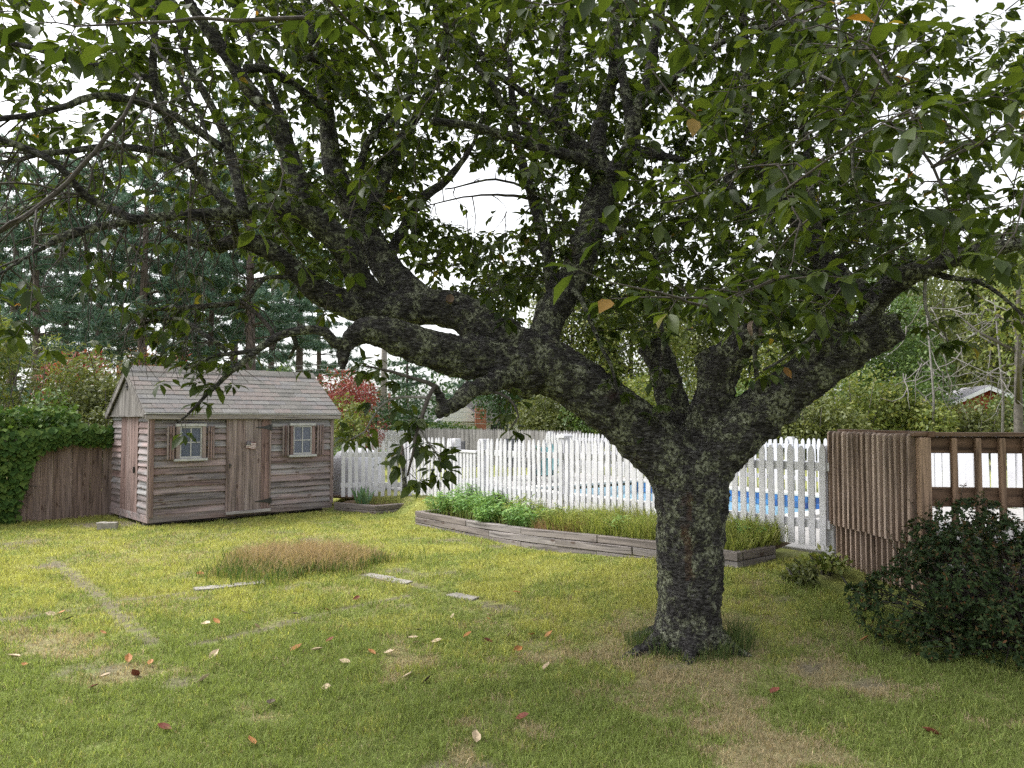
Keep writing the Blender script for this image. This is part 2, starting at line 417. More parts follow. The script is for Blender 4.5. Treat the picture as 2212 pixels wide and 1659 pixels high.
# ------------------------------------------------------------------ mown grass
GRASS = attr_mat('grass_blade', 'col', .75, .4, .15)
SH_O = np.array((-5.52, 11.75)); SH_T = math.radians(43)
def in_shed(x, y):
    dx, dy = x-SH_O[0], y-SH_O[1]
    u = dx*math.cos(SH_T)+dy*math.sin(SH_T); w = -dx*math.sin(SH_T)+dy*math.cos(SH_T)
    return (u > -.02) & (u < 3.2) & (w > -.02)
def left_fence_side(x, y):               # >0 beyond the stockade fence
    return -(x+7.85)*.70+(y-12.2)*.71
def blades(n, dist_pow, dmin, dmax, hgt, wid, name, label):
    u = rng.random(n*2)
    k = 1-dist_pow
    d = (dmin**k+u*(dmax**k-dmin**k))**(1/k)
    x = (rng.random(n*2)*2-1)*.80*d; y = d
    a, b = fab(x, y)
    dry, yel, bare = lawn_state(x, y)
    keep = ((b < -.86) | ((a < -5.98) & (b < -.05)) | ((a > .12) & (b < .0) & (a < .5))) & ~in_shed(x, y) & (left_fence_side(x, y) < 0) & (rng.random(n*2) > bare*.93) & (rng.random(n*2) > dry*.35)
    keep &= np.hypot(x-TREE.x, y-TREE.y) > .27
    x, y, d = x[keep][:n], y[keep][:n], d[keep][:n]; n = len(x)
    dry, yel, bare = lawn_state(x, y)
    cl1 = .65*fbm(x, y, 9.0, 91)+.35*rng.random(n); cl2 = .6*fbm(x, y, 6.0, 95)+.4*rng.random(n)
    cl1 = np.clip((cl1-.5)*1.8+.5, 0, 1); cl2 = np.clip((cl2-.5)*1.8+.5, 0, 1)
    c = np.where((cl2 < yel*.9+.05)[:, None], Y_[None], G_[None]); c = np.where((cl1 < dry*.95)[:, None], D_[None], c)
    straw = rng.random(n) < .13+.15*dry
    c = np.where(straw[:, None], np.array((.38, .31, .19))[None], c)
    c = np.clip(c*(1+rng.normal(0, .26, (n, 1))), .006, .9)
    tuft = fbm(x, y, 6.0, 41)
    h = hgt*(.45+.9*rng.random(n))*(1-.35*dry)*(.25+1.5*tuft)
    w = wid*(.35+.65*d/9.0)*(.7+.6*rng.random(n))
    ang = rng.random(n)*2*math.pi; la = rng.random(n)*2*math.pi; lean = .25+.85*rng.random(n); h = np.where(straw, h*.55, h); lean = np.where(straw, 1.6, lean)
    side = np.stack([np.cos(ang), np.sin(ang), np.zeros(n)], 1)
    ld = np.stack([np.cos(la), np.sin(la), np.zeros(n)], 1)
    base = np.stack([x, y, gz(x, y)-.004], 1); up = np.array((0, 0, 1.0))
    p1 = base+ld*(h*lean*.35)[:, None]+up*(h*.62)[:, None]; p2 = base+ld*(h*lean)[:, None]+up*h[:, None]*(1-.25*lean)[:, None]
    V = np.stack([base-side*(w*.5)[:, None], base+side*(w*.5)[:, None], p1-side*(w*.4)[:, None], p1+side*(w*.4)[:, None], p2], 1).reshape(-1, 3)
    o5 = (np.arange(n)*5)[:, None]
    me = M_np(name, V, [np.array([[0, 1, 3, 2]])+o5, np.array([[2, 3, 4]])+o5], GRASS, False, np.repeat(c, 5, axis=0))
    return prop(O(name, me), label, 'grass', kind='stuff')
blades(330000, .75, 3.2, 15.5, .046, .0062, 'grass', 'short mown lawn grass, yellow green with dry tan patches')

# ------------------------------------------------------------------ garden shed
shed = E('garden_shed', (SH_O[0], SH_O[1], gz1(*SH_O)+.035), SH_T, 'weathered reddish grey wooden garden shed with shingled gable roof', 'shed')
SW, SL, SEAVE, SRIDGE = 3.13, 1.88, 1.70, 2.43
dark_in = plain('dark_interior', (.02, .02, .022), .95, .1)
O('core_wall', box(.03, SW-.03, .03, SL-.03, .02, SEAVE-.03, dark_in), shed)
def clap_mesh(L, h):
    return prism([(-.040, 0), (-.040, .012), (-.006, h+.016), (0, h+.016), (0, .022), (-.022, 0)], L, WOOD_SHED, 'clapboard', 'x')
def clap_run(x0, x1, z0, z1, n, face='front'):
    ex = (z1-z0)/n
    for i in range(n):
        me = clap_mesh(x1-x0, ex)
        j = rng.normal(0, .006, 3)
        if face == 'front': O('clapboard', me, shed, (x0, .03-.003+j[0]*.5, z0+i*ex+j[1]), (rng.normal(0, .01), -abs(j[2])*.3+.001, 0))
        elif face == 'left': O('clapboard', me, shed, (.03-.003+j[0]*.5, x1, z0+i*ex+j[1]), (0, 0, -math.pi/2))
        else: O('clapboard', me, shed, (SW-.03+.003, x0, z0+i*ex), (0, 0, math.pi/2))
Z0, Z1 = .13, SEAVE-.02; NB = 15; EX = (Z1-Z0)/NB
WIN = [(.382, .834, .232, .979), (2.294, 2.753, 2.135, 2.93)]
WZ0, WZ1 = .985, 1.485
clap_run(.06, 1.185, Z0, Z1, NB); clap_run(1.945, SW-.05, Z0, Z1, NB)
clap_run(.05, .50, Z0, Z1, NB, 'left'); clap_run(1.36, SL-.02, Z0, Z1, NB, 'left'); clap_run(.03, SL-.03, Z0, Z1, NB, 'right')
O('back_wall', box(.02, SW-.02, SL-.028, SL, .05, SEAVE-.03, WOOD_SHED), shed)
def vboard(w, h, d=.02, mat=WOOD_SHED_V): return box(0, w, 0, d, 0, h, mat, 'board', .003)
for x in (0.0, SW-.05): O('corner_board', vboard(.062, Z1-.08, .035), shed, (x, -.022, .1))
O('corner_board', vboard(.055, Z1-.08, .03), shed, (-.016, .055, .1), (0, 0, -math.pi/2))
O('skirt_board', box(-.01, SW, -.006, .03, 0, .115, WOOD_SHED, 'skirt', .004), shed, (0, 0, .02))
O('skirt_board', box(-.006, .03, -.01, SL, 0, .115, WOOD_SHED, 'skirt', .004), shed, (-.01, 0, .02))
# skid underneath at the low corner
for y in (.25, 1.4): O('skid_beam', box(.02, SW-.05, 0, .1, -.12, .018, WOOD_TIMBER, 'skid', .006), shed, (0, y, 0))
# plank door on the front
door = E('door', (1.215, -.03, .10)); door.parent = shed
pw = .70/5
for i in range(5): O('plank', vboard(pw-.004, SEAVE-.13, .024), door, (i*pw, 0+rng.normal(0, .0015), 0))
for zz in (1.36, .13):
    hp = [(.70, -.045), (.70, .045), (.58, .02), (.44, .006), (.44, -.006), (.58, -.02)]
    O('hinge', prism(hp, .006, BLACK_IRON, 'hinge'), door, (.02, -.0065, zz))
    O('hinge', box(.715, .745, -.012, .005, zz-.05, zz+.05, BLACK_IRON), door)
O('latch', box(.01, .05, -.022, 0, .74, .76, BLACK_IRON, 'latch', .003), door)
O('latch', prism([(.016, .70), (.028, .70), (.03, .78), (.014, .78)], .012, BLACK_IRON, 'latch'), door, (0, -.012, 0))
for x in (1.182, 1.918): O('door_trim', vboard(.032, Z1-.05, .03), shed, (x, -.026, .07))
O('threshold', box(1.185, 1.95, -.05, .02, .05, .098, WOOD_TRIM, 'threshold', .005), shed)
# small flag plaque on the door
flag = E('flag_plaque', (1.49, -.06, 1.12), 0); flag.parent = shed
flag_red = plain('faded_red', (.2, .07, .065), .7); flag_wht = plain('faded_white', (.62, .58, .55), .7); flag_navy = plain('faded_navy', (.035, .035, .06), .7)
def wave_strip(x0, x1, z0, z1, mat, y=-.004):
    n = 8; v = []; f = []
    for i in range(n+1):
        x = x0+(x1-x0)*i/n; yy = y+.006*math.sin(x*55); zz = .006*math.sin(x*40)
        v += [(x, yy, z0+zz), (x, yy, z1+zz), (x, yy+.004, z0+zz), (x, yy+.004, z1+zz)]
    for i in range(n):
        a = i*4; b = a+4
        f += [(a, b, b+1, a+1), (a+3, b+3, b+2, a+2), (a+1, b+1, b+3, a+3), (a+2, b+2, b, a)]
    return M_py('stripe', v, f, mat)
for i in range(9): O('stripe', wave_strip(0, .165, .012*i, .012*i+.0115, flag_red if i % 2 == 0 else flag_wht), flag)
O('canton', wave_strip(0, .075, .05, .111, flag_navy, -.0075), flag)
for i in range(4):
    for j in range(3):
        x = .010+.018*i; z = .06+.018*j+.006*math.sin(x*40)
        O('star', box(x, x+.007, -.0145, -.006+.006*math.sin(x*55), z, z+.007, flag_wht), flag)
flag.scale = (1, 1, 1); flag.rotation_euler = (0, math.radians(6), 0)
# windows
glass, gnt, gbs, gout = mat_new('window_pane')
gbs.inputs['Base Color'].default_value = (.06, .075, .115, 1); gbs.inputs['Roughness'].default_value = .12; gbs.inputs['Specular IOR Level'].default_value = .8
SASH = plain('faded_white_sash', (.40, .395, .39), .7, .2, 12)
for wi, (x0, x1, s0, s1) in enumerate(WIN):
    w = E('window', (0, 0, 0)); w.parent = shed
    fw = .052
    O('frame', box(x0-.004, x0+fw, -.052, 0, WZ0, WZ1, WOOD_SHED_V, 'frame', .003), w)
    O('frame', box(x1-fw, x1+.004, -.052, 0, WZ0, WZ1, WOOD_SHED_V, 'frame', .003), w)
    O('frame', box(x0-.012, x1+.012, -.056, 0, WZ1+.001, WZ1+.045, SASH, 'head', .003), w)
    O('sill', box(x0-.03, x1+.03, -.075, 0, WZ0-.04, WZ0-.001, SASH, 'sill', .004), w)
    gx0, gx1, gz0, gz1_ = x0+fw+.002, x1-fw-.002, WZ0+.002, WZ1-.002
    for bx in ((gx0, gx0+.022, gz0, gz1_), (gx1-.022, gx1, gz0, gz1_), (gx0+.0225, gx1-.0225, gz0, gz0+.03), (gx0+.0225, gx1-.0225, gz1_-.022, gz1_)):
        O('sash', box(bx[0], bx[1], -.036, -.004, bx[2], bx[3], SASH), w)
    cx, cz = (gx0+gx1)/2, (gz0+gz1_)/2
    O('muntin', box(cx-.008, cx+.008, -.032, -.006, gz0+.031, gz1_-.023, SASH), w)
    O('muntin', box(gx0+.023, gx1-.023, -.029, -.008, cz-.008, cz+.008, SASH), w)
    for qx0, qx1 in ((gx0+.023, cx-.009), (cx+.009, gx1-.023)):
        for qz0, qz1 in ((gz0+.031, cz-.009), (cz+.009, gz1_-.023)):
            O('pane', box(qx0, qx1, -.02, -.016, qz0, qz1, glass), w)
    O('reveal', box(gx0, gx1, -.0035, .0, gz0, gz1_, dark_in), w)
    for sd in (0, 1):
        sh = E('shutter', (0, 0, 0)); sh.parent = shed
        b0, b1 = (s0, x0-.03) if sd == 0 else (x1+.03, s1)
        k = 3; sw = (b1-b0)/k
        for i in range(k): O('slat', vboard(sw*.62, WZ1-WZ0+.02, .018), sh, (b0+i*sw+sw*.18, -.062, WZ0-.01))
        for zz in np.linspace(WZ0+.03, WZ1-.03, 6): O('cleat', box(b0+.002, b1-.002, -.043, -.026, zz-.012, zz+.012, WOOD_SHED), sh)
# side door of upright planks
sdoor = E('door', (-.012, .52, .07)); sdoor.parent = shed
for i in range(6): O('plank', vboard(.138-.004, SEAVE-.12, .022), sdoor, (0, .14*i+.134, 0), (0, 0, -math.pi/2))
O('latch', box(-.03, .0, .10, .12, .68, .78, BLACK_IRON), sdoor)
# gable ends
OV = .10; yr = SL/2
def gable(xoff, flip):
    n = 11; wtot = SL+2*.02; bw = wtot/n
    for i in range(n):
        ya, yb = -.02+i*bw, -.02+(i+1)*bw-.003
        zt = lambda y: SEAVE+.02+(SRIDGE-.03-SEAVE)*(1-abs(y-yr)/(yr+.06))
        pts = [(ya, SEAVE-.04), (yb, SEAVE-.04), (yb, zt(yb))]+([(yr, zt(yr))] if ya < yr < yb else [])+[(ya, zt(ya))]
        O('gable_board', prism(pts, .022, WOOD_GABLE, 'gable_board', 'x'), shed, (xoff, 0, 0))
gable(-.06, 0); gable(SW+.04, 1)
O('gable_drip', box(-.07, -.03, -.03, SL+.03, SEAVE-.06, SEAVE-.041, WOOD_GABLE), shed)
vent = E('vent', (-.063, yr, SRIDGE-.33)); vent.parent = shed
for i in range(4): O('slot', box(-.004, .002, -.045, .045, .055*i, .055*i+.03, dark_in), vent)
for i in range(5): O('louvre', prism([(-.05, 0), (.05, 0), (.05, .02), (-.05, .02)], .012, WOOD_GABLE, 'louvre', 'x'), vent, (-.014, 0, .055*i-.023), (0, math.radians(-18), 0))
# roof: deck, rake boards, fascia, shingles one by one
slope = math.atan2(SRIDGE-SEAVE, yr+.07); SLEN = math.hypot(SRIDGE-SEAVE, yr+.07)+.02
RX0, RX1 = -.10, SW+.11
for sgn in (1, -1):
    roof = E('roof', (0, -.07 if sgn == 1 else SL+.07, SEAVE+.0), 0 if sgn == 1 else math.pi)
    roof.parent = shed
    xs = (RX0, RX1) if sgn == 1 else (-RX1, -RX0)
    O('roof_deck', box(xs[0]+.01, xs[1]-.01, 0, SLEN, -.022, 0, WOOD_GABLE), roof, (0, 0, 0), (slope, 0, 0))
    SHN = SHINGLE if 'SHINGLE' in globals() else None
    if SHN is None:
        m, nt, bs, _ = mat_new('asphalt_shingle')
        v, rnd = coords(nt, (1, 1, 1)); n1 = noise(nt, v, 90, 3, .7); n2 = noise(nt, v, 9, 5, .7)
        cc = ramp(nt, math_(nt, 'ADD', math_(nt, 'MULTIPLY', rnd, .5), math_(nt, 'MULTIPLY', n2, .5)), [(.2, (.13, .125, .115)), (.4, (.19, .18, .165)), (.52, (.215, .18, .165)), (.65, (.165, .16, .16)), (.85, (.245, .235, .215))])
        cc = mixc(nt, 1.0, cc, ramp(nt, n1, [(.3, (.5, .5, .5)), (.6, (1.15, 1.15, 1.15))]), 'MULTIPLY')
        nt.links.new(cc, bs.inputs['Base Color']); bs.inputs['Roughness'].default_value = .95; bump(nt, bs, n1, .8, .006)
        SHINGLE = SHN = m
    ex = .125; rows = int(SLEN/ex)+1; swid = .30
    sme = box(0, swid-.006, 0, ex+.05, 0, .007, SHN, 'shingle')
    for r in range(rows):
        x = xs[0]-(.15 if r % 2 else 0)-rng.random()*.03
        while x < xs[1]-.01:
            a, b = max(x, xs[0]), min(x+swid-.006, xs[1])
            if b-a > .03:
                l = min(ex+.05, SLEN-r*ex)
                if l > .03:
                    me = sme if (a == x and b == x+swid-.006 and l == ex+.05) else box(0, b-a, 0, l, 0, .007, SHN, 'shingle')
                    o = O('shingle', me, roof)
                    o.rotation_euler = (slope-.055+rng.normal(0, .008), 0, rng.normal(0, .004))
                    yy = -.02+r*ex
                    o.location = (a, yy*math.cos(slope)-.013*math.sin(slope), yy*math.sin(slope)+.013*math.cos(slope)+rng.normal(0, .001))
            x += swid
    O('fascia', box(xs[0], xs[1], -.018, .006, -.10, -.022, WOOD_TRIM, 'fascia', .004), roof)
    O('drip_edge', box(xs[0]-.004, xs[1]+.004, -.036, .0, -.021, -.004, SASH), roof)
    for xe in (xs[0]-.004, xs[1]-.018):
        O('rake_board', box(0, .024, 0, SLEN-.005, -.115, -.024, WOOD_GABLE, 'rake', .003), roof, (xe, 0, 0), (slope, 0, 0))
# the ridge cap pieces
for i in range(11):
    O('ridge_cap', prism([(-.11, -.11*math.tan(slope)), (0, .012), (.11, -.11*math.tan(slope)), (.11, -.11*math.tan(slope)+.01), (0, .024), (-.11, -.11*math.tan(slope)+.01)], .31, SHINGLE, 'ridge_cap', 'x'),
      shed, (RX0+i*.303, yr, SRIDGE+.022+.002*(i % 2)))

# ------------------------------------------------------------------ stockade fence left of the shed, with ivy on it
f0 = Vector((-9.3, 10.75, 0)); f1 = Vector((-6.62, 13.43, 0)); fd = (f1-f0).normalized(); FL = (f1-f0).length
stock = E('stockade_fence', (f0.x, f0.y, gz1(f0.x, f0.y)), math.atan2(fd.y, fd.x), 'brown weathered stockade board fence between ivy and shed', 'fence')
nb = int(FL/.092)
for i in range(nb):
    h = 1.34+rng.normal(0, .008); w = .089
    pts = [(0, 0), (w, 0), (w, h-.03), (w*.72, h), (w*.28, h), (0, h-.03)]
    O('board', prism(pts, .018, WOOD_FENCE, 'board'), stock, (i*.0925, rng.normal(0, .003), -.03), (rng.normal(0, .006), rng.normal(0, .004), 0))
for zz in (.3, 1.0): O('rail', box(0, FL, .02, .06, zz, zz+.08, WOOD_FENCE), stock)

# ------------------------------------------------------------------ white picket fences
def picket_pts(w, h, tip=.085):
    hw = w/2
    return [(-hw, 0), (hw, 0), (hw, h-tip), (hw*.86, h-tip*.55), (hw*.5, h-tip*.2), (hw*.16, h), (-hw*.16, h), (-hw*.5, h-tip*.2), (-hw*.86, h-tip*.55), (-hw, h-tip)]
PICK = prism(picket_pts(.066, 1.0), .018, WHITE, 'picket')
PICK_FLAT = prism([(-.03, 0), (.03, 0), (.03, .76), (-.03, .76)], .018, WHITE, 'picket')
PICK_FAR = prism(picket_pts(.07, 1.02, .07), .02, WHITE_FAR, 'picket')
def post_with_cap(parent, loc, w, h, mat=WHITE, cap=True, name='post'):
    o = O(name, box(-w/2, w/2, -w/2, w/2, 0, h, mat, 'post', .006), parent, loc)
    if cap:
        c = O('post_cap', prism([(-w*.72, h+.001), (w*.72, h+.001), (w*.72, h+.028), (w*.5, h+.05), (-w*.5, h+.05), (-w*.72, h+.028)], w*1.44, mat, 'cap'), o, (0, -w*.72, 0))
    return o
# fence frame: local x along E1 (towards the deck), local y towards the pool
FRZ = math.atan2(E1[1], E1[0])
def fence(name, a0, a1, b, zb0, zb1, label, pick, spacing, rails, height, mat, posts=(), pw=.10, skip=(), front=True, capped=()):
    root = E(name, F(a0, b, 0), FRZ, label, 'fence')
    L = a1-a0; n = int(L/spacing)
    zb = lambda x: zb0+(zb1-zb0)*x/L
    for i in range(n):
        x = (i+.5)*spacing
        if any(s <= a0+x <= e for s, e in skip): continue
        O('picket', pick, root, (x, (-.034 if front else .02)+rng.normal(0, .002), zb(x)+rng.normal(0, .006)), (rng.normal(0, .008), rng.normal(0, .009), rng.normal(0, .03)))
    segs = []; s0 = 0.0
    for s, e in skip: segs.append((s0, s-a0)); s0 = e-a0
    segs.append((s0, L))
    for zr in rails:
        for s, e in segs:
            if e-s < .1: continue
            ang = math.atan2(zb1-zb0, L)
            O('rail', box(0, e-s, -.015, .019, 0, .085, mat, 'rail', .004), root, (s, 0, zb(s)+zr), (0, -ang, 0))
    for a in posts:
        x = a-a0; g_ = zb(x)-.18
        cp_ = a in capped; post_with_cap(root, (x, .02+pw/2+(.0), g_), pw, height+.18+(.03 if cp_ else -.01), mat, cap=cp_)
    return root
GATE = (-6.10, -5.42)
fence('picket_fence', -7.8, .50, 0, .30, .385, 'long white picket fence behind the weedy raised bed, with capped posts', PICK, .1135, (.17, .74), 1.0, WHITE,
      posts=(-7.72, GATE[0]-.05, GATE[1]+.05, -3.47, -1.5, .46), pw=.115, skip=[GATE], capped=(-3.47,))
gate = E('picket_gate', F(GATE[0], 0, .3), FRZ, 'flat topped white gate of narrow pickets in the picket fence', 'gate')
for i in range(7): O('picket', PICK_FLAT, gate, (.05+i*.096, -.034, .02), (0, rng.normal(0, .004), 0))
for zz in (.10, .72): O('rail', box(.01, .67, -.015, .02, zz, zz+.07, WHITE, 'rail', .004), gate)
O('cap_rail', box(.0, .68, -.045, .03, .792, .83, WHITE, 'cap_rail', .004), gate)
# section running on from the shed corner
SA = np.array((-3.10, 13.98)); SB = np.array(F(-7.82, 0)[:2]); sv = SB-SA; SLn = np.linalg.norm(sv)
fs = E('picket_fence', (SA[0], SA[1], .20), math.atan2(sv[1], sv[0]), 'short white picket fence between the shed corner and the small bed', 'fence')
for i in range(int(SLn/.117)+1): O('picket', PICK, fs, (.05+i*.117, -.034, .03+rng.normal(0, .005)), (rng.normal(0, .006), rng.normal(0, .008), 0))
for zr in (.19, .74): O('rail', box(0, SLn, -.015, .02, zr, zr+.085, WHITE, 'rail', .004), fs)
# far side of the pool
fence('picket_fence', -11.3, -1.6, 6.5, .24, .24, 'far white picket fence beyond the swimming pool', PICK_FAR, .118, (.2, .5, .82), 1.05, WHITE_FAR, posts=tuple(np.arange(-11.2, -1.5, 2.4)), pw=.11)
PICK_WIDE = prism(picket_pts(.112, 1.16, .05), .02, WHITE_FAR, 'board')
fence('board_fence', -1.5, 6.0, 6.5, .24, .24, 'white close boarded fence seen through the deck railing', PICK_WIDE, .12, (.2, .9), 1.15, WHITE_FAR, posts=(), pw=.11)
fence('picket_fence', -22.6, -18.3, 6.4, .18, .2, 'distant dense white picket fence seen past the shed corner', PICK_FAR, .105, (.2, .8), 1.05, WHITE_FAR, posts=(-20.4,), pw=.1)
gs = E('stockade_fence', F(-18.3, 6.7, .22), FRZ, 'silver grey stockade fence far behind the picket gate', 'fence')
gm = prism([(0, 0), (.085, 0), (.085, 1.03), (.0425, 1.1), (0, 1.03)], .018, WOOD_GREY, 'board')
for i in range(int(8.2/.09)): O('board', gm, gs, (i*.09, rng.normal(0, .004), rng.normal(0, .008)))
for zz in (.2, .8): O('rail', box(0, 8.2, .02, .06, zz, zz+.08, WOOD_GREY), gs)

# ------------------------------------------------------------------ raised beds
SOIL = plain('bed_soil', (.12, .085, .055), 1, .4, 18, bumpy=.8, spec=.1)
def timber(parent, p, q, z, h=.088, d=.09, over=0.0):
    v = q-p; L = v.length
    return O('timber', box(0, L, 0, d, 0, h-.004, WOOD_TIMBER, 'timber', .006), parent, (p.x, p.y, z), (rng.normal(0, .006), -math.atan2(q.z-p.z, math.hypot(v.x, v.y)), math.atan2(v.y, v.x)))
BEDB = -.84
bed = E('raised_bed', (0, 0, -.03), 0, 'long raised bed of stacked weathered timbers full of weeds', 'raised bed')
for row in range(3):
    cuts = [-5.94, -4.55, -3.3, -1.9, -.75, .02] if row != 1 else [-5.94, -4.0, -2.62, -1.35, .02]
    for a0, a1 in zip(cuts[:-1], cuts[1:]):
        za = .02+.16*smooth((a0+4.5)/4.5); zb = .02+.16*smooth((a1+4.5)/4.5)
        j = rng.normal(0, .004)
        timber(bed, F(a0, BEDB+j, float(za)-.06+row*.09), F(a1-.004, BEDB+j, float(zb)-.06+row*.09), float(za)-.06+row*.09)
    for b0, b1 in ((BEDB+.1, -.2),):
        timber(bed, F(.02, b0, .12+row*.09+.01), F(.02, b1, .12+row*.09+.01), .12+row*.09+.003)
        timber(bed, F(-5.94+.1, b0, -.04+row*.09), F(-5.94+.1, b1+.1, -.04+row*.09), -.04+row*.09)
sv_ = []; sf_ = []; na, nb_ = 60, 10
for i in range(na+1):
    for j in range(nb_+1):
        a = -5.9+5.9*i/na; b = BEDB+.06+(.9)*j/nb_
        z = .15+.16*float(smooth((a+4.5)/4.5))+.07*j/nb_+.05*(float(vnoise(a, b, 3, 5))-.5)
        sv_.append(F(a, b, z))
for i in range(na):
    for j in range(nb_):
        q = i*(nb_+1)+j; sf_.append((q, q+nb_+1, q+nb_+2, q+1))
O('soil', M_py('soil', sv_, sf_, SOIL, True), bed)
# small bed by the shed
bed2 = E('raised_bed', (0, 0, 0), 0, 'small two-timber raised bed at the shed corner', 'raised bed')
cA = Vector((-3.16, 13.72, 0)); cB = Vector((-2.33, 13.22, 0)); cC = Vector((-1.50, 13.95, 0))
zb2 = gz1(cB.x, cB.y)
for row in range(2):
    for p, q in ((cA, cB), (cB, cC)):
        z = zb2-.03+row*.09
        timber(bed2, Vector((p.x, p.y, z)), Vector((q.x, q.y, z)), z)
O('soil', M_py('soil', [(cA.x+.05, cA.y+.05, zb2+.1), (cB.x, cB.y+.06, zb2+.11), (cC.x-.04, cC.y+.06, zb2+.12), (-2.1, 14.75, zb2+.17), (-3.0, 14.1, zb2+.14)], [(0, 1, 2, 3, 4)], SOIL), bed2)

# ------------------------------------------------------------------ wooden deck and its slatted screen
DC = Vector((3.35, 6.35, 0)); DS = Vector((3.17, 7.62, 0))
deck = E('deck', (0, 0, 0), 0, 'brown stained wooden deck with slatted screen and railing', 'deck')
dv = (DC-DS); DL = dv.length; du = dv.normalized(); drz = math.atan2(du.y, du.x); dn = Vector((-du.y, du.x, 0))   # dn points right (into the deck)
ns = 16
def slat_pts(h): return [(0, 0), (.10, 0), (.10, h-.03), (.07, h), (.02, h), (0, h-.02)]
SLATM = wood_mat('weathered_slat', [(.0, (0.221, 0.150, 0.111)), (.5, (0.319, 0.240, 0.195)), (1, (0.442, 0.351, 0.299))], 'z', knots=False, rough=.75)
slat_me = prism(slat_pts(.91), .031, SLATM, 'slat')
low_me = prism(slat_pts(.50), .022, SLATM, 'slat')
for i in range(ns):
    p = DS+du*(DL*(i+.2)/ns)-dn*.05
    O('slat', slat_me, deck, (p.x, p.y, .61+rng.normal(0, .004)), (0, rng.normal(0, .003), drz+math.pi/2+rng.normal(0, .02)))
    p2 = DS+du*(DL*(i+.55)/ns)+dn*.0
    O('skirt_slat', low_me, deck, (p2.x, p2.y, .21+rng.normal(0, .006)), (0, 0, drz+math.pi/2))
O('top_rail', box(-.02, DL+.05, .055, .12, 0, .05, WOOD_DECK_X, 'rail', .006), deck, (DS.x, DS.y, 1.49), (0, 0, drz))
O('rail', box(-.02, DL, .06, .1, 0, .14, WOOD_DECK_X, 'rail', .005), deck, (DS.x, DS.y, .72), (0, 0, drz))
O('rim_board', box(-.02, DL, .10, .14, 0, .19, WOOD_DECK_X, 'rail', .005), deck, (DS.x, DS.y, .44), (0, 0, drz))
re_ = Vector((.992, -.11, 0)).normalized(); rrz = math.atan2(re_.y, re_.x); RL = 3.2
O('post', box(0, .09, 0, .09, 0, 1.27, WOOD_DECK, 'post', .006), deck, (DC.x-.01, DC.y-.03, .22), (0, 0, rrz))
O('top_board', box(.0, RL, .03, .07, 0, .135, WOOD_DECK_X, 'rail', .006), deck, (DC.x+.08, DC.y, 1.36), (0, 0, rrz))
O('top_rail', box(-.1, RL, -.02, .12, 0, .035, WOOD_DECK_X, 'rail', .006), deck, (DC.x+.06, DC.y, 1.497), (0, 0, rrz))
O('bottom_board', box(.0, RL, .03, .07, 0, .16, WOOD_DECK_X, 'rail', .006), deck, (DC.x+.08, DC.y, .92), (0, 0, rrz))
bal = box(-.022, .022, -.02, .026, 0, .74, WOOD_DECK, 'baluster', .004)
for i in range(16):
    p = DC+re_*(.27+i*.185)
    O('baluster', bal, deck, (p.x, p.y, .745), (0, 0, rrz))
O('rim_board', box(.0, RL, .08, .12, 0, .19, WOOD_DECK_X, 'rail', .005), deck, (DC.x+.08, DC.y, .44), (0, 0, rrz))
DFL = plain('pale_deck_boards', (.5, .48, .47), .8, .15, 6)
fdir = -du
for i in range(9):
    p = DC+re_*(.12+i*.145)
    O('floor_board', box(0, DL-.05, -.138, 0, 0, .03, DFL, 'floor_board', .003), deck, (p.x, p.y, .632), (0, 0, math.atan2(fdir.y, fdir.x)))
for p in (DC+re_*1.3+fdir*.1, DC+re_*.2+fdir*1.1, DC+re_*2.8+fdir*.1): O('post', box(-.05, .05, -.05, .05, 0, .43, WOOD_DECK, 'post'), deck, (p.x, p.y, .2))

# ------------------------------------------------------------------ pool
pool = E('swimming_pool', F(POOL[0], POOL[2], 0), FRZ, 'in-ground swimming pool with blue tile band behind the picket fence', 'swimming pool')
PW_, PD_ = POOL[1]-POOL[0], POOL[3]-POOL[2]
pool_white = plain('pool_plaster', (.55, .7, .78), .6, .05)
tile_m, nt, bs, _ = mat_new('blue_tile')
v, rnd = coords(nt, (1, 1, 1)); bs.inputs['Roughness'].default_value = .2
nt.links.new(ramp(nt, rnd, [(0, (.02, .07, .22)), (.5, (.03, .11, .30)), (.8, (.06, .19, .38)), (1, (.015, .035, .13))]), bs.inputs['Base Color'])
water, nt, bs, _ = mat_new('pool_water')
bs.inputs['Base Color'].default_value = (.28, .45, .52, 1); bs.inputs['Roughness'].default_value = .05; bs.inputs['Specular IOR Level'].default_value = .6
v, _ = coords(nt, (1, 1, 1), rnd=False); bump(nt, bs, noise(nt, v, 5, 3, .5), .15, .02)
wz = .04
O('basin', M_py('basin', [(-.02,-.02,.2),(PW_+.02,-.02,.2),(PW_+.02,PD_+.02,.2),(-.02,PD_+.02,.2),(-.02,-.02,-1.4),(PW_+.02,-.02,-1.4),(PW_+.02,PD_+.02,-1.4),(-.02,PD_+.02,-1.4)],
    [(0,4,5,1),(1,5,6,2),(2,6,7,3),(3,7,4,0),(4,7,6,5)], pool_white), pool)
O('water', M_py('water', [(0,0,wz),(PW_,0,wz),(PW_,PD_,wz),(0,PD_,wz)], [(0,1,2,3)], water), pool)
tm = box(.004, .146, 0, .012, .005, .105, tile_m, 'tile', .003)
for i in range(int(PW_/.15)):
    for k in range(2): O('tile', tm, pool, (i*.15, PD_-.012, .045+k*.105))
cop = plain('pool_coping', (.45, .44, .42), .8, .12)
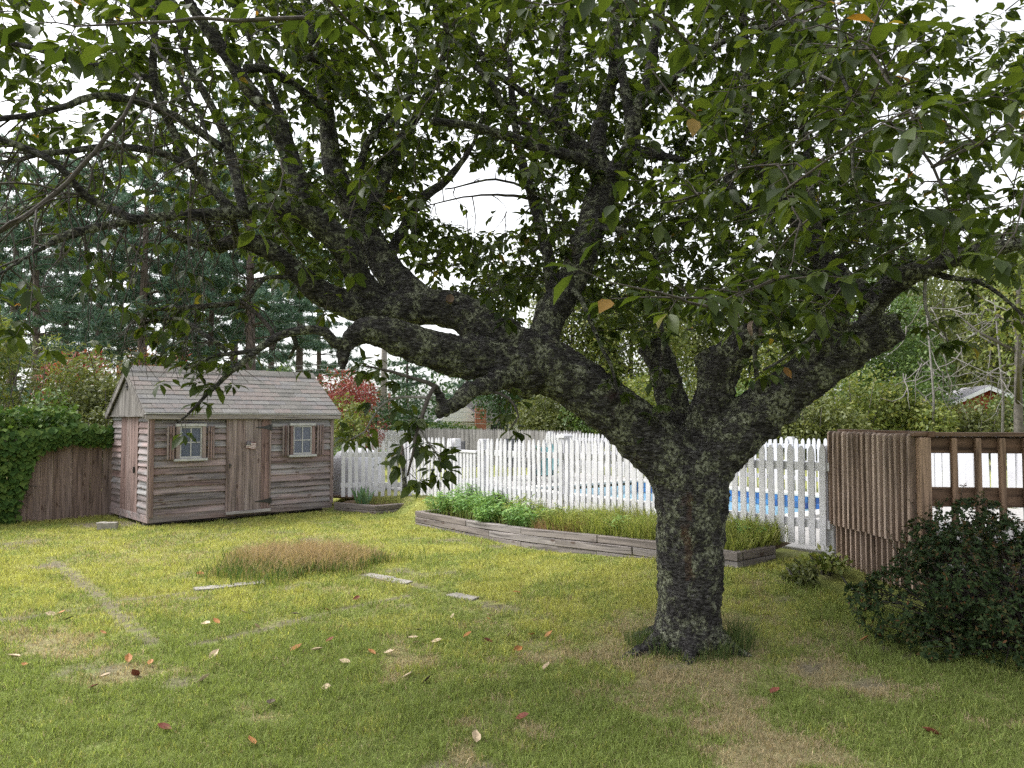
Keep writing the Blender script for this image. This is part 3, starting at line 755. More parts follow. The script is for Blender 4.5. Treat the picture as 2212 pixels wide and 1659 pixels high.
for (x0, x1, y0, y1) in ((-.3, PW_+.3, -.3, .02), (-.3, PW_+.3, PD_-.02, PD_+.3), (-.3, .02, .021, PD_-.021), (PW_-.02, PW_+.3, .021, PD_-.021)):
    nseg = max(1, int(max(x1-x0, y1-y0)/.6))
    for i in range(nseg):
        if x1-x0 > y1-y0: bx = (x0+(x1-x0)*i/nseg, x0+(x1-x0)*(i+1)/nseg-.005, y0, y1)
        else: bx = (x0, x1, y0+(y1-y0)*i/nseg, y0+(y1-y0)*(i+1)/nseg-.005)
        O('coping_stone', box(*bx, .258, .31, cop, 'coping', .008), pool)
patio = E('patio', F(POOL[0], 0, 0), FRZ); prop(patio, 'pale concrete patio around the pool', kind='structure')
b0 = POOL[2]
for (x0, x1, y0, y1) in ((-3, 4.0+PW_, .35, b0-.42), (-3, 4.0+PW_, b0+PD_+.301, 6.2), (-3, -.302, b0-.42, b0+PD_+.3), (PW_+.302, PW_+4.0, b0-.42, b0+PD_+.3)):
    n1 = max(1, int((x1-x0)/1.5)); n2 = max(1, int((y1-y0)/1.2))
    for i in range(n1):
        for j in range(n2):
            O('slab', box(x0+(x1-x0)*i/n1, x0+(x1-x0)*(i+1)/n1-.008, y0+(y1-y0)*j/n2, y0+(y1-y0)*(j+1)/n2-.008, .2, .268, CONCRETE, 'slab', .005), patio)
O('dark_strip', box(-.3, PW_+.3, b0-.415, b0-.305, .2, .25, plain('dark_grey_strip', (.05, .05, .05), .6), 'strip_box'), patio)  # dark grey strip running along the near coping
# ------------------------------------------------------------------ the cherry tree
tree = E('cherry_tree', TREE, 0, 'old spreading cherry tree with lichen covered bark in the lawn', 'tree')
BARK, nt, bs, _ = mat_new('cherry_bark')
v, _ = coords(nt, (1, 1, 1), rnd=False)
v2, _ = coords(nt, (1, 1, 3.2), rnd=False)
n_f = noise(nt, v2, 26, 7, .72, .4); n_b = noise(nt, v, 7.5, 6, .68); n_l = noise(nt, v, 42, 5, .7); n_r = noise(nt, v, 3.2, 3, .5)
c = ramp(nt, n_f, [(.38, (.007, .006, .006)), (.47, (.032, .029, .028)), (.56, (.08, .076, .074)), (.66, (.18, .175, .172)), (.76, (.30, .30, .29))])
vor = N(nt, 'ShaderNodeTexVoronoi', Scale=14.0, feature='F1'); nt.links.new(v, vor.inputs['Vector'])
lich = math_(nt, 'MULTIPLY', ramp(nt, n_b, [(.48, (0, 0, 0)), (.55, (1, 1, 1))]), ramp(nt, n_l, [(.41, (0, 0, 0)), (.50, (1, 1, 1))]))
lc = ramp(nt, n_l, [(.40, (.10, .105, .065)), (.52, (.20, .21, .14)), (.66, (.38, .39, .31))])
c = mixc(nt, math_(nt, 'MULTIPLY', lich, .95), c, lc)
redm = ramp(nt, noise(nt, v, 2.3, 4, .6), [(.64, (0, 0, 0)), (.74, (1, 1, 1))])
c = mixc(nt, math_(nt, 'MULTIPLY', redm, .5), c, (.085, .03, .026))
sx = N(nt, 'ShaderNodeSeparateXYZ'); tcb = nt.nodes.new('ShaderNodeTexCoord'); nt.links.new(tcb.outputs['Object'], sx.inputs[0])
wob = math_(nt, 'MULTIPLY', math_(nt, 'SUBTRACT', noise(nt, v, 7, 4, .6), .5), .16)
dxs = math_(nt, 'ABSOLUTE', math_(nt, 'ADD', math_(nt, 'ADD', sx.outputs[0], .055), math_(nt, 'MULTIPLY', wob, 1.4)))
zr = math_(nt, 'MULTIPLY', math_(nt, 'GREATER_THAN', sx.outputs[2], .5), math_(nt, 'LESS_THAN', sx.outputs[2], 1.12))
peel = math_(nt, 'MULTIPLY', ramp(nt, dxs, [(.022, (1, 1, 1)), (.04, (0, 0, 0))]), zr)
c = mixc(nt, math_(nt, 'MULTIPLY', peel, ramp(nt, n_b, [(.38, (0, 0, 0)), (.6, (.8, .8, .8))])), c, ramp(nt, n_f, [(.35, (.05, .022, .014)), (.65, (.17, .085, .05))]))
nt.links.new(c, bs.inputs['Base Color']); bs.inputs['Roughness'].default_value = .9; bs.inputs['Specular IOR Level'].default_value = .2
hmix = math_(nt, 'ADD', n_f, math_(nt, 'MULTIPLY', lich, .35)); bump(nt, bs, hmix, 1.0, .035)
TWIG = plain('twig_bark', (.06, .052, .046), .85, .5, 30, spec=.2)
TWIG_PALE = plain('pale_twig_bark', (.17, .16, .15), .85, .4, 24, spec=.2)
CUT = wood_mat('cut_wood_end', [(0, (.11, .07, .05)), (1, (.2, .15, .12))], 'z', knots=False)

TY = TREE.y
# (px, py, half width px, depth)
THICK = {
 'trunk': [(1486,1415,92,TY),(1487,1375,76,TY),(1488,1320,66,TY),(1490,1230,70,TY),(1491,1140,75,TY),(1492,1070,80,TY),(1490,1010,84,TY),(1490,960,70,TY-.02)],
 'L': [(1480,1020,74,TY),(1420,968,64,TY-.04),(1345,902,58,TY-.08),(1270,845,57,TY-.1),(1200,800,60,TY-.12),(1130,772,62,TY-.15),(1070,738,50,TY-.15),(1010,682,44,TY-.12),(950,664,40,TY-.1),(880,668,39,TY-.1),(800,668,34,TY-.12),(740,655,31,TY-.18),(683,625,27,TY-.28),(633,580,23,TY-.38),(567,533,21,TY-.48),(510,520,17,TY-.5),(467,538,14,TY-.5)],
 'L2': [(1150,800,60,TY-.15),(1060,782,48,TY-.3),(985,768,46,TY-.42),(900,745,40,TY-.55),(830,720,38,TY-.65),(785,715,30,TY-.7),(757,735,18,TY-.72),(742,762,13,TY-.72),(740,798,9,TY-.72)],
 'hook': [(1095,800,34,TY-.3),(1062,828,20,TY-.5),(1025,838,16,TY-.65),(990,865,17,TY-.8),(958,888,18,TY-.9),(942,893,12,TY-.92)],
 'hookb': [(962,886,14,TY-.9),(950,855,11,TY-.92),(942,832,9,TY-.95)],
 'U1': [(925,664,38,TY-.08),(872,620,36,TY-.02),(830,570,33,TY+.05),(795,510,31,TY+.1),(755,440,28,TY+.16),(725,375,25,TY+.2),(712,310,21,TY+.24),(704,230,17,TY+.28),(690,140,14,TY+.3),(668,40,12,TY+.3),(650,-60,10,TY+.3)],
 'U2': [(815,655,34,TY-.1),(778,605,28,TY-.2),(750,545,29,TY-.3),(700,487,29,TY-.4),(652,452,26,TY-.5),(640,390,24,TY-.5),(615,310,21,TY-.5),(575,240,18,TY-.55),(525,175,16,TY-.6),(480,105,14,TY-.65),(432,40,12,TY-.7),(395,-20,10,TY-.75)],
 'H': [(690,480,27,TY-.42),(640,460,21,TY-.55),(575,456,17,TY-.75),(500,461,14,TY-.95),(400,464,13,TY-1.15),(317,473,12,TY-1.35),(233,487,10,TY-1.5),(160,503,9,TY-1.65),(100,530,8,TY-1.75),(20,580,6,TY-1.85),(-80,640,5,TY-1.95)],
 'C': [(1185,790,40,TY-.12),(1176,745,36,TY-.05),(1184,695,34,TY+.05),(1210,645,36,TY+.12),(1242,590,34,TY+.2),(1268,520,33,TY+.28),(1292,440,34,TY+.35),(1308,390,30,TY+.38),(1292,345,22,TY+.4),(1293,290,17,TY+.45),(1304,230,16,TY+.5),(1326,155,14,TY+.55),(1325,80,12,TY+.6),(1318,0,10,TY+.65),(1310,-90,8,TY+.7)],
 'C1': [(1300,380,26,TY+.38),(1270,335,19,TY+.42),(1225,292,18,TY+.5),(1204,250,17,TY+.55),(1212,185,15,TY+.58),(1220,100,13,TY+.6),(1217,0,12,TY+.6),(1212,-100,9,TY+.6)],
 'C3': [(1305,400,28,TY+.36),(1335,362,22,TY+.32),(1362,325,22,TY+.26),(1364,265,14,TY+.26),(1348,185,11,TY+.28),(1336,95,9,TY+.3),(1325,-30,8,TY+.3)],
 'C3r': [(1362,330,18,TY+.26),(1378,240,12,TY+.2),(1403,165,12,TY+.15),(1416,70,11,TY+.1),(1427,-10,10,TY+.05),(1436,-90,8,TY)],
 'S1': [(1482,990,48,TY+.05),(1468,930,38,TY+.1),(1452,870,34,TY+.14),(1436,805,32,TY+.16),(1418,762,30,TY+.16),(1404,742,27,TY+.16)],
 'S2': [(1500,990,50,TY+.02),(1516,930,42,TY),(1540,860,41,TY-.04),(1556,800,44,TY-.08),(1600,748,36,TY-.2),(1632,718,31,TY-.28)],
 'S2t': [(1548,830,36,TY-.05),(1535,780,30,TY-.05),(1520,760,24,TY-.04)],
 'R': [(1505,1025,70,TY),(1560,965,62,TY-.06),(1640,893,55,TY-.14),(1720,832,50,TY-.22),(1800,775,47,TY-.3),(1870,735,42,TY-.38),(1915,715,36,TY-.42),(1945,706,30,TY-.45)],
 'R1': [(1785,785,40,TY-.3),(1790,725,37,TY-.3),(1800,665,35,TY-.28),(1792,605,28,TY-.26),(1770,550,20,TY-.25),(1742,515,17,TY-.25),(1708,460,15,TY-.25),(1672,415,14,TY-.25),(1635,355,13,TY-.25),(1615,280,12,TY-.28),(1609,133,11,TY-.3),(1605,0,9,TY-.3),(1600,-90,7,TY-.3)],
 'R2': [(1880,745,34,TY-.4),(1882,695,26,TY-.42),(1886,655,28,TY-.46),(1925,618,27,TY-.6),(1985,585,24,TY-.8),(2068,553,20,TY-1.0),(2150,535,17,TY-1.2),(2240,520,14,TY-1.4),(2330,490,10,TY-1.6)],
}
THIN = [
 [(1885,655,20,TY-.46),(1860,620,15,TY-.4),(1836,603,13,TY-.35),(1812,578,11,TY-.3),(1790,540,9,TY-.2),(1760,470,8,TY-.1),(1745,380,7,TY),(1740,280,6,TY+.1)],
 [(1662,420,12,TY-.24),(1615,457,12,TY-.1),(1580,415,13,TY),(1572,385,10,TY),(1590,355,7,TY),(1600,330,5,TY)],
 [(745,745,16,TY-.72),(722,742,13,TY-.74),(702,716,11,TY-.78),(650,712,10,TY-.8),(600,725,9,TY-.85),(555,757,8,TY-.9),(500,803,6,TY-.95),(467,835,5,TY-1.0),(430,872,3.5,TY-1.05),(400,900,2.5,TY-1.08),(382,915,1.5,TY-1.08)],
 [(556,757,6,TY-.9),(500,764,5,TY-.92),(450,775,4,TY-.95),(400,800,2.5,TY-.97)],
 [(630,712,7,TY-.8),(640,745,5,TY-.75),(625,775,3,TY-.72)],
 [(1404,333,13,TY+.26),(1440,338,10,TY+.24),(1478,346,6,TY+.2)],
 [(1365,328,13,TY+.26),(1404,333,13,TY+.26)],
 [(1298,400,20,TY+.36),(1270,353,14,TY+.2),(1204,330,13,TY+.05),(1137,310,12,TY-.1),(1070,287,11,TY-.25),(1020,273,9,TY-.35),(937,260,8,TY-.5)],
 [(1210,332,10,TY+.05),(1154,283,8,TY),(1104,247,7,TY-.05),(1064,187,6,TY-.1),(1030,147,6,TY-.15),(984,100,5,TY-.2),(950,20,4,TY-.25)],
 [(1215,285,12,TY+.5),(1187,250,9,TY+.45),(1120,193,8,TY+.4),(1064,153,8,TY+.35),(1040,120,6,TY+.3),(1018,60,5,TY+.3),(1010,-30,4,TY+.3)],
 [(1200,650,20,TY+.1),(1187,560,13,TY+.2),(1172,500,13,TY+.3),(1155,440,12,TY+.35),(1137,380,11,TY+.4),(1120,315,9,TY+.45),(1107,215,8,TY+.5),(1100,120,6,TY+.5)],
 [(830,570,20,TY+.05),(860,520,12,TY+.15),(897,445,12,TY+.2),(950,402,10,TY+.25),(985,365,8,TY+.25),(1006,338,6,TY+.25),(1030,290,4,TY+.3),(1045,240,2,TY+.35)],
 [(795,500,22,TY+.1),(820,410,16,TY+.2),(854,333,14,TY+.3),(887,267,12,TY+.35),(922,212,10,TY+.4),(954,133,8,TY+.45),(970,50,6,TY+.5)],
 [(760,450,14,TY+.16),(775,380,9,TY+.2),(790,320,8,TY+.25),(830,260,7,TY+.3),(880,215,6,TY+.3),(900,130,5,TY+.3)],
 [(960,408,1.5,TY+.28),(1004,400,2,TY+.25),(1050,388,2.5,TY+.2),(1110,395,3,TY+.2),(1160,420,3.5,TY+.25),(1200,450,4.5,TY+.3),(1230,500,6,TY+.3),(1245,570,8,TY+.25)],
 [(900,452,1.2,TY-.05),(940,440,1.5,TY),(1000,425,2,TY),(1060,420,2.5,TY+.1),(1150,428,4,TY+.33)],
 [(527,455,12,TY-.9),(515,400,11,TY-.85),(500,350,11,TY-.8),(477,267,10,TY-.8),(433,187,8,TY-.8),(400,110,6,TY-.8),(380,20,5,TY-.8)],
 [(500,460,12,TY-.95),(465,415,11,TY-.95),(433,383,11,TY-.95),(395,325,10,TY-1.0),(367,267,9,TY-1.0),(335,185,9,TY-1.05),(333,100,8,TY-1.1),(335,0,7,TY-1.1),(330,-80,5,TY-1.1)],
 [(633,380,12,TY-.5),(625,300,10,TY-.4),(600,230,8,TY-.35),(583,183,8,TY-.35),(545,90,7,TY-.35),(500,0,6,TY-.35),(470,-70,4,TY-.35)],
 [(480,320,9,TY-.85),(455,300,9,TY-.9),(400,263,9,TY-1.0),(350,238,9,TY-1.1),(300,220,9,TY-1.2),(200,207,8,TY-1.4),(117,240,7,TY-1.5),(0,258,6,TY-1.7),(-80,270,4,TY-1.8)],
 [(340,180,8,TY-1.05),(300,160,8,TY-1.1),(267,152,8,TY-1.2),(150,130,7,TY-1.4),(67,103,6,TY-1.6),(-10,88,5,TY-1.7),(-90,80,4,TY-1.8)],
 [(440,380,9,TY-.95),(427,366,8,TY-1),(333,327,8,TY-1.1),(233,320,8,TY-1.3),(100,331,6,TY-1.5),(40,345,5,TY-1.6),(-60,360,4,TY-1.7)],
 [(300,475,10,TY-1.4),(277,470,10,TY-1.4),(233,450,9,TY-1.45),(183,423,9,TY-1.5),(143,378,8,TY-1.6),(100,340,8,TY-1.65),(40,315,7,TY-1.7),(-20,290,6,TY-1.75),(-90,260,4,TY-1.8)],
 [(290,158,4,TY-1.15),(305,170,3,TY-1.6),(300,183,3,TY-1.9),(290,215,4,TY-1.9),(267,250,4,TY-1.95),(200,327,5,TY-2.0),(150,393,5,TY-2.0),(83,450,6,TY-2.05),(0,500,6,TY-2.1),(-80,540,6,TY-2.15)],
 [(334,95,6,TY-1.1),(338,100,4,TY-1.35),(348,122,4,TY-1.6),(375,148,4,TY-1.6),(400,190,4,TY-1.6),(420,230,3.5,TY-1.6),(450,290,3,TY-1.6),(465,350,2.5,TY-1.6)],
 [(690,130,9,TY-.3),(665,125,8,TY-.4),(640,138,6,TY-.5)],
 [(530,150,11,TY-.55),(575,150,10,TY-.4),(620,175,9,TY-.2),(660,200,8,TY),(700,235,8,TY+.2)],
 [(467,538,9,TY-.5),(430,530,8,TY-.55),(400,518,8,TY-.6),(370,505,6,TY-.65),(350,488,4,TY-.7)],
 [(500,462,9,TY-.95),(505,500,8,TY-.75),(515,528,8,TY-.55)],
 [(435,464,8,TY-1.1),(455,500,7,TY-.9),(470,535,7,TY-.6)],
 [(640,600,5,TY-.4),(570,600,5,TY-.5),(520,652,6,TY-.6),(420,662,6,TY-.7),(340,668,5,TY-.75),(290,690,4,TY-.8)],
 [(520,652,5,TY-.6),(570,690,5,TY-.65),(590,725,5,TY-.75)],
 [(300,700,3,TY-.8),(360,690,4,TY-.8),(400,695,5,TY-.85),(440,720,5,TY-.9),(490,760,6,TY-.92)],
 [(1380,240,8,TY+.2),(1430,190,7,TY),(1475,153,7,TY-.2),(1542,103,7,TY-.5),(1608,72,6.5,TY-.8),(1675,53,6,TY-1.1),(1735,50,5.5,TY-1.4),(1775,80,5,TY-1.6),(1795,127,4.5,TY-1.7),(1828,187,4,TY-1.8),(1838,283,3.5,TY-1.9),(1846,383,3,TY-1.95),(1856,433,2,TY-1.95)],
 [(1650,90,3,TY-.9),(1710,110,4,TY-1.1),(1755,135,4,TY-1.2),(1780,165,3,TY-1.3),(1830,185,2.5,TY-1.5)],
 [(1735,50,5,TY-1.4),(1800,62,4,TY-1.8),(1870,100,3.5,TY-2.1),(1915,170,3,TY-2.3),(1960,230,3.5,TY-2.4),(1985,310,3.5,TY-2.5),(2015,360,3.5,TY-2.5),(2040,420,3,TY-2.5),(2050,455,2,TY-2.5)],
 [(1225,622,9,TY+.1),(1255,645,6,TY-.1),(1275,695,5,TY-.2),(1298,744,4.5,TY-.25),(1325,804,4,TY-.3),(1338,871,2.5,TY-.3)],
 [(1275,490,8,TY+.28),(1350,500,6,TY+.05),(1405,530,5,TY-.12),(1420,570,5,TY-.2),(1425,650,4,TY-.25),(1432,740,4,TY-.25),(1425,830,3,TY-.25),(1418,900,2.5,TY-.25),(1416,930,2,TY-.25)],
 [(1792,610,10,TY-.27),(1720,590,8,TY-.4),(1660,605,7,TY-.48),(1640,645,6,TY-.5),(1632,720,6,TY-.55),(1632,790,5,TY-.55),(1640,850,5,TY-.5)],
 [(940,832,5,TY-.95),(925,860,4.5,TY-1.0),(910,905,4,TY-1.1),(898,945,3.5,TY-1.15),(890,990,3,TY-1.2),(880,1030,2,TY-1.2)],
 [(905,915,3,TY-1.1),(925,955,2.5,TY-1.15),(950,990,2,TY-1.2),(955,1020,1.5,TY-1.2)],
 [(945,838,5,TY-.95),(890,815,4,TY-.95),(830,800,3,TY-.9),(780,790,2,TY-.85)],
 [(930,862,4,TY-1.0),(870,855,3,TY-.9),(820,880,2.5,TY-.85),(790,930,2,TY-.8),(760,950,1.5,TY-.8)],
 [(1060,845,4,TY-.55),(1100,860,3,TY-.6),(1120,900,2,TY-.65),(1100,930,1.5,TY-.7)],
 [(1900,640,8,TY-.5),(1850,700,6,TY-.9),(1800,690,5,TY-1.1),(1740,740,4,TY-1.2),(1650,800,3,TY-1.25)],
 [(2000,585,8,TY-.8),(2050,600,6,TY-.9),(2110,610,5,TY-1),(2170,640,4,TY-1.1),(2225,700,3,TY-1.2)],
 [(2005,590,4,TY-.8),(1998,640,3.5,TY-.8),(2010,690,3,TY-.8),(2040,720,2.5,TY-.8),(2052,745,1.5,TY-.8)],
]
def branch_world(lst): return [(P(x, y, Y), r*Y/FPX) for x, y, r, Y in lst]
nodes = []                                # skeleton nodes for twigs: (pos, radius)
import bmesh
bmv = []; bmf = []
for k, lst in THICK.items():
    path = catmull(branch_world(lst), .05)
    if k == 'trunk': path[0] = (path[0][0]-Vector((0, 0, .12)), path[0][1]*1.15)
    V, q, t = tube_arrays(path, 14, True, len(bmv)); bmv += V; bmf += q+t
    for p, r in path[::2]:
        if r < .062 or (k in ('U1', 'U2', 'C', 'R2', 'R1')): nodes.append((p, r))
for kk in range(34):                      # knots and old branch collars
    name_ = ('L', 'L', 'L2', 'R', 'C', 'U1', 'U2', 'S2')[kk % 8]; path = catmull(branch_world(THICK[name_]), .05)
    p, r = path[int(rng.integers(3, len(path)-2))]; dv_ = Vector(rng.normal(0, 1, 3)).normalized(); a0_ = rng.uniform(.3, .55)*r
    V, q, t = tube_arrays([(p, a0_*.9), (p+dv_*r*.8, a0_), (p+dv_*r*1.12, a0_*.8), (p+dv_*r*1.2, a0_*.3)], 10, True, len(bmv)); bmv += V; bmf += q+t
for an, L_, r_ in ((3.6, .42, .085), (4.5, .34, .07), (5.6, .4, .08), (.3, .36, .07), (1.6, .3, .06), (2.6, .34, .06)):
    o_ = Vector((math.cos(an), math.sin(an), 0)); pth = [(TREE+o_*.06+Vector((0, 0, .22)), r_*1.1), (TREE+o_*.2+Vector((0, 0, .08)), r_), (TREE+o_*(.2+L_*.45)+Vector((0, 0, -.005)), r_*.65), (TREE+o_*(.2+L_)+Vector((0, 0, -.07)), r_*.4)]
    V, q, t = tube_arrays(catmull(pth, .05), 10, True, len(bmv)); bmv += V; bmf += q+t
raw = M_py('trunk_raw', bmv, bmf)
tmp = bpy.data.objects.new('tmp', raw); COL.objects.link(tmp)
rm = tmp.modifiers.new('r', 'REMESH'); rm.mode = 'VOXEL'; rm.voxel_size = .0125
sm = tmp.modifiers.new('s', 'SMOOTH'); sm.iterations = 3; sm.factor = .5
dg = bpy.context.evaluated_depsgraph_get()
tme = bpy.data.meshes.new_from_object(tmp.evaluated_get(dg)); bpy.data.objects.remove(tmp)
nv = len(tme.vertices); co = np.empty(nv*3, np.float32); tme.vertices.foreach_get('co', co); co = co.reshape(-1, 3)
no = np.empty(nv*3, np.float32); tme.vertices.foreach_get('normal', no); no = no.reshape(-1, 3)
disp = np.empty(nv, np.float32)
for i in range(nv):
    p = Vector(co[i])
    disp[i] = .011*mnoise.noise(p*30)+.016*mnoise.noise(p*11)+.022*mnoise.noise(p*4.2)+.006*mnoise.noise(Vector((p.x*12, p.y*12, p.z*44)))
rad = np.clip((2.2-np.abs(co[:, 2]-.9)), .3, 1)
co2 = co+no*(disp*rad)[:, None]
tme.vertices.foreach_set('co', co2.ravel()); tme.update(); tme.polygons.foreach_set('use_smooth', np.ones(len(tme.polygons), bool))
tme.materials.clear(); tme.materials.append(BARK); tme.name = 'trunk'
# into the tree's own frame
tme.transform(Matrix.Translation(-TREE))
O('trunk', tme, tree)
def cut_disc(px, py, Y, r, nrm_):
    p = P(px, py, Y)-TREE; nv_ = Vector(nrm_).normalized(); R = r*Y/FPX
    s = nv_.orthogonal().normalized(); u = nv_.cross(s); v = []; k = 14
    for i in range(k):
        an = 2*math.pi*i/k; rr = R*(1+.08*random.uniform(-1, 1)); v.append(p+s*math.cos(an)*rr+u*math.sin(an)*rr)
    v += [q-nv_*.05 for q in v[:k]]; v.append(p-nv_*.008)
    f = [(i, (i+1) % k, 2*k) for i in range(k)]+[(i, i+k, (i+1) % k+k, (i+1) % k) for i in range(k)]
    return M_py('cut_end', v, f, CUT)
O('cut_end', cut_disc(1640, 714, TY-.31, 25, (.75, -.6, .3)), tree)
O('cut_end', cut_disc(972, 644, TY-.32, 9, (0.1, -1, .1)), tree)
for i, lst in enumerate(THIN):
    path = catmull(branch_world(lst), .06)
    path = [(p+Vector((mnoise.noise(p*7)*.012, mnoise.noise(p*7+Vector((5, 0, 0)))*.012, mnoise.noise(p*7+Vector((0, 9, 0)))*.012)), max(r*(1+.18*mnoise.noise(p*20)), .0016)) for p, r in path]
    for p, r in path: nodes.append((p, r))
    pale = max(l[2] for l in lst) <= 6.5 and i % 2 == 0
    rmax = max(r for _, r in path)
    O('branch', tube_mesh('branch', [(p-TREE, r) for p, r in path], 9 if rmax > .015 else 6, BARK if rmax > .016 else (TWIG_PALE if pale else TWIG)), tree)

# twigs grown towards points spread through the crown
def proj(p):
    d = np.asarray(p)-np.array((0, 0, CAM_H)); y = d[..., 1]*math.cos(PITCH)+d[..., 2]*math.sin(PITCH); u = -d[..., 1]*math.sin(PITCH)+d[..., 2]*math.cos(PITCH)
    return 1106+d[..., 0]/y*FPX, 829.5-u/y*FPX, y
LOWX = [-900, 0, 150, 300, 500, 620, 700, 820, 900, 1000, 1090, 1200, 1300, 1380, 1500, 1600, 1700, 1800, 1900, 2000, 2100, 2212, 3200]
LOWY = [640, 600, 520, 470, 470, 600, 640, 560, 560, 640, 690, 620, 700, 720, 700, 740, 720, 690, 640, 570, 560, 590, 660]
att = []
while len(att) < 4000:
    q = rng.random((4000, 3))*np.array((10.6, 7.7, 5.2))+np.array((-5.0, 1.5, 1.2))
    el = ((q[:, 0]-.3)/5.0)**2+((q[:, 1]-5.4)/3.7)**2+((q[:, 2]-2.6)/3.3)**2
    x, y, d = proj(q)
    low = np.interp(x, LOWX, LOWY)+rng.normal(0, 22, len(x))
    ok = (el < 1) & (y < low) & (d > 1.75)
    hole = (((x-1035)/125)**2+((y-428)/75)**2 < 1)
    ok &= ~(hole & (rng.random(len(x)) < .93))
    leftthin = smooth((700-x)/500)*smooth((y-120)/260)
    ok &= rng.random(len(x)) > leftthin*.7
    rightfront = (x > 1650) & (y > 60) & (y < 580)
    ok &= ~((d < 4.1) & ~rightfront & (rng.random(len(x)) < .5+.42*smooth((y-40)/150)*smooth((1500-x)/700)))
    ok &= ~((d < 4.7) & (rng.random(len(x)) < .45))
    ok &= ~((d < 2.7) & (rng.random(len(x)) < .6))
    ok &= ~((x > -50) & (x < 2260) & (d < 2.35) & (y > 330))
    front = (d < TY-.25) & (x > 330) & (x < 1480) & (y > 110)
    ok &= ~(front & (rng.random(len(x)) < .72))
    dens = fbm(q[:, 0]*1.0+q[:, 2]*.7, q[:, 1]+q[:, 2]*.5, .9, 61)
    ok &= dens > .36
    inframe = (x > -120) & (x < 2330) & (y > -120)
    ok &= inframe | (rng.random(len(x)) < .22)
    att += list(q[ok])
att = np.array(att[:4000])
tw_paths = []; spurs = []                 # spurs: (pos, dir)
npos = np.array([tuple(p) for p, r in nodes])
def kd_of(arr):
    kd = kdtree.KDTree(len(arr))
    for i, p in enumerate(arr): kd.insert(p, i)
    kd.balance(); return kd
remaining = list(range(len(att)))
for rnd_ in range(14):
    if not remaining: break
    kd = kd_of(npos)
    dist = []
    for i in remaining:
        co_, idx_, dd = kd.find(att[i]); dist.append((dd, i, idx_))
    dist.sort(); take = dist[:max(160, len(dist)//5)] if rnd_ < 13 else dist
    newn = []
    for dd, i, idx_ in take:
        a = Vector(npos[idx_]); b = Vector(att[i]); L = (b-a).length
        if L < .03: continue
        if L > 1.0: continue
        out_ = Vector((a.x-.6, a.y-5.0, 0)); out_ = out_.normalized() if out_.length > .1 else Vector((1, 0, 0))
        c1 = a+(b-a)*.45+Vector(rng.normal(0, .13, 3))*L+Vector((0, 0, .10*L))+out_*.05*L
        n_ = max(3, int(L/.09)); pts = []
        r0 = min(.009, .0028+.0065*L)
        for k in range(n_+1):
            t = k/n_; p = a*(1-t)**2+c1*(2*t*(1-t))+b*t*t
            p = p+Vector(rng.normal(0, .006, 3))*min(1, L*3)
            pts.append((p, r0*(1-t)+.0015*t))
        tw_paths.append(pts)
        for k in range(1, n_+1):
            newn.append(tuple(pts[k][0]))
        spurs.append((pts[-1][0], (pts[-1][0]-pts[-2][0]).normalized(), 1.0))
        for k in range(1, n_):
            if rng.random() < .62:
                dv_ = (pts[k+1][0]-pts[k][0]).normalized(); sd_ = dv_.cross(Vector(rng.normal(0, 1, 3))).normalized()
                tip = pts[k][0]+(sd_*.8+dv_*.4+Vector((0, 0, .15)))*rng.uniform(.03, .12)
                tw_paths.append([(pts[k][0], .0022), (tip, .0014)]); spurs.append((tip, (tip-pts[k][0]).normalized(), .8))
    if newn: npos = np.concatenate([npos, np.array(newn)])
    done = {i for _, i, _ in take}; remaining = [i for i in remaining if i not in done]
# thin drooping twigs at the lower left, mostly bare
dro = [(p, r) for p, r in nodes if -3.6 < p.x < -1.0 and 1.9 < p.z < 3.4 and r < .03]
for k in range(150):
    p, r = dro[rng.integers(len(dro))]; x, y, d = proj(np.array(p))
    if y < 200: continue
    L = min(rng.uniform(.4, 1.15), (790-y)*d/FPX*.95)
    if L < .15: continue
    dr = Vector((rng.normal(-.35, .55), rng.normal(0, .5), rng.normal(-.25, .35))).normalized()
    pts = [(p, .0048)]; q = p
    n_ = 9
    for j in range(n_):
        dr = (dr+Vector((rng.normal(0, .2), rng.normal(0, .2), -.18+rng.normal(0, .12)))).normalized(); q = q+dr*L/n_
        pts.append((q, .0048*(1-(j+1)/n_)+.0013))
        if rng.random() < .5:
            s_ = dr.cross(Vector(rng.normal(0, 1, 3))).normalized(); l_ = rng.uniform(.08, .3)
            q2 = q+(s_*.7+dr*.6)*l_*.5; q3 = q+(s_*.7+dr*.5+Vector((0, 0, -.2)))*l_
            tw_paths.append([(q, .0025), (q2, .002), (q3, .0012)])
            if rng.random() < .16: spurs.append((q3, (q3-q2).normalized(), .8))
    tw_paths.append(pts)
    if rng.random() < .45: spurs.append((pts[-1][0], dr, .9))
# leaves on the hand-placed hanging twigs
for lst, lo, ct in [(THIN[39], .35, 17), (THIN[40], .3, 8), (THIN[41], .2, 10), (THIN[42], .25, 9), (THIN[43], .2, 9), (THIN[36], .2, 9), (THIN[37], .15, 16), (THIN[38], .1, 14), (THIN[2], .55, 12), (THIN[3], .3, 6), (THIN[30], .1, 12), (THIN[33], .5, 14), (THIN[35], .3, 10), (THIN[46], .2, 10), (THIN[45], .3, 9), (THIN[44], .3, 10)]:
    path = catmull(branch_world(lst), .03); n_ = len(path)
    for k in range(ct):
        i = min(n_-2, int(n_*(lo+(1-lo)*rng.random()))); p = path[i][0]; dv_ = (path[i+1][0]-p).normalized()
        s_ = dv_.cross(Vector(rng.normal(0, 1, 3))).normalized(); tip = p+(s_*.8+dv_*.5+Vector((0, 0, .05)))*rng.uniform(.03, .13)
        tw_paths.append([(p, .002), (tip, .0013)]); spurs.append((tip, (tip-p).normalized(), .85))
V = []; q_ = []; t_ = []
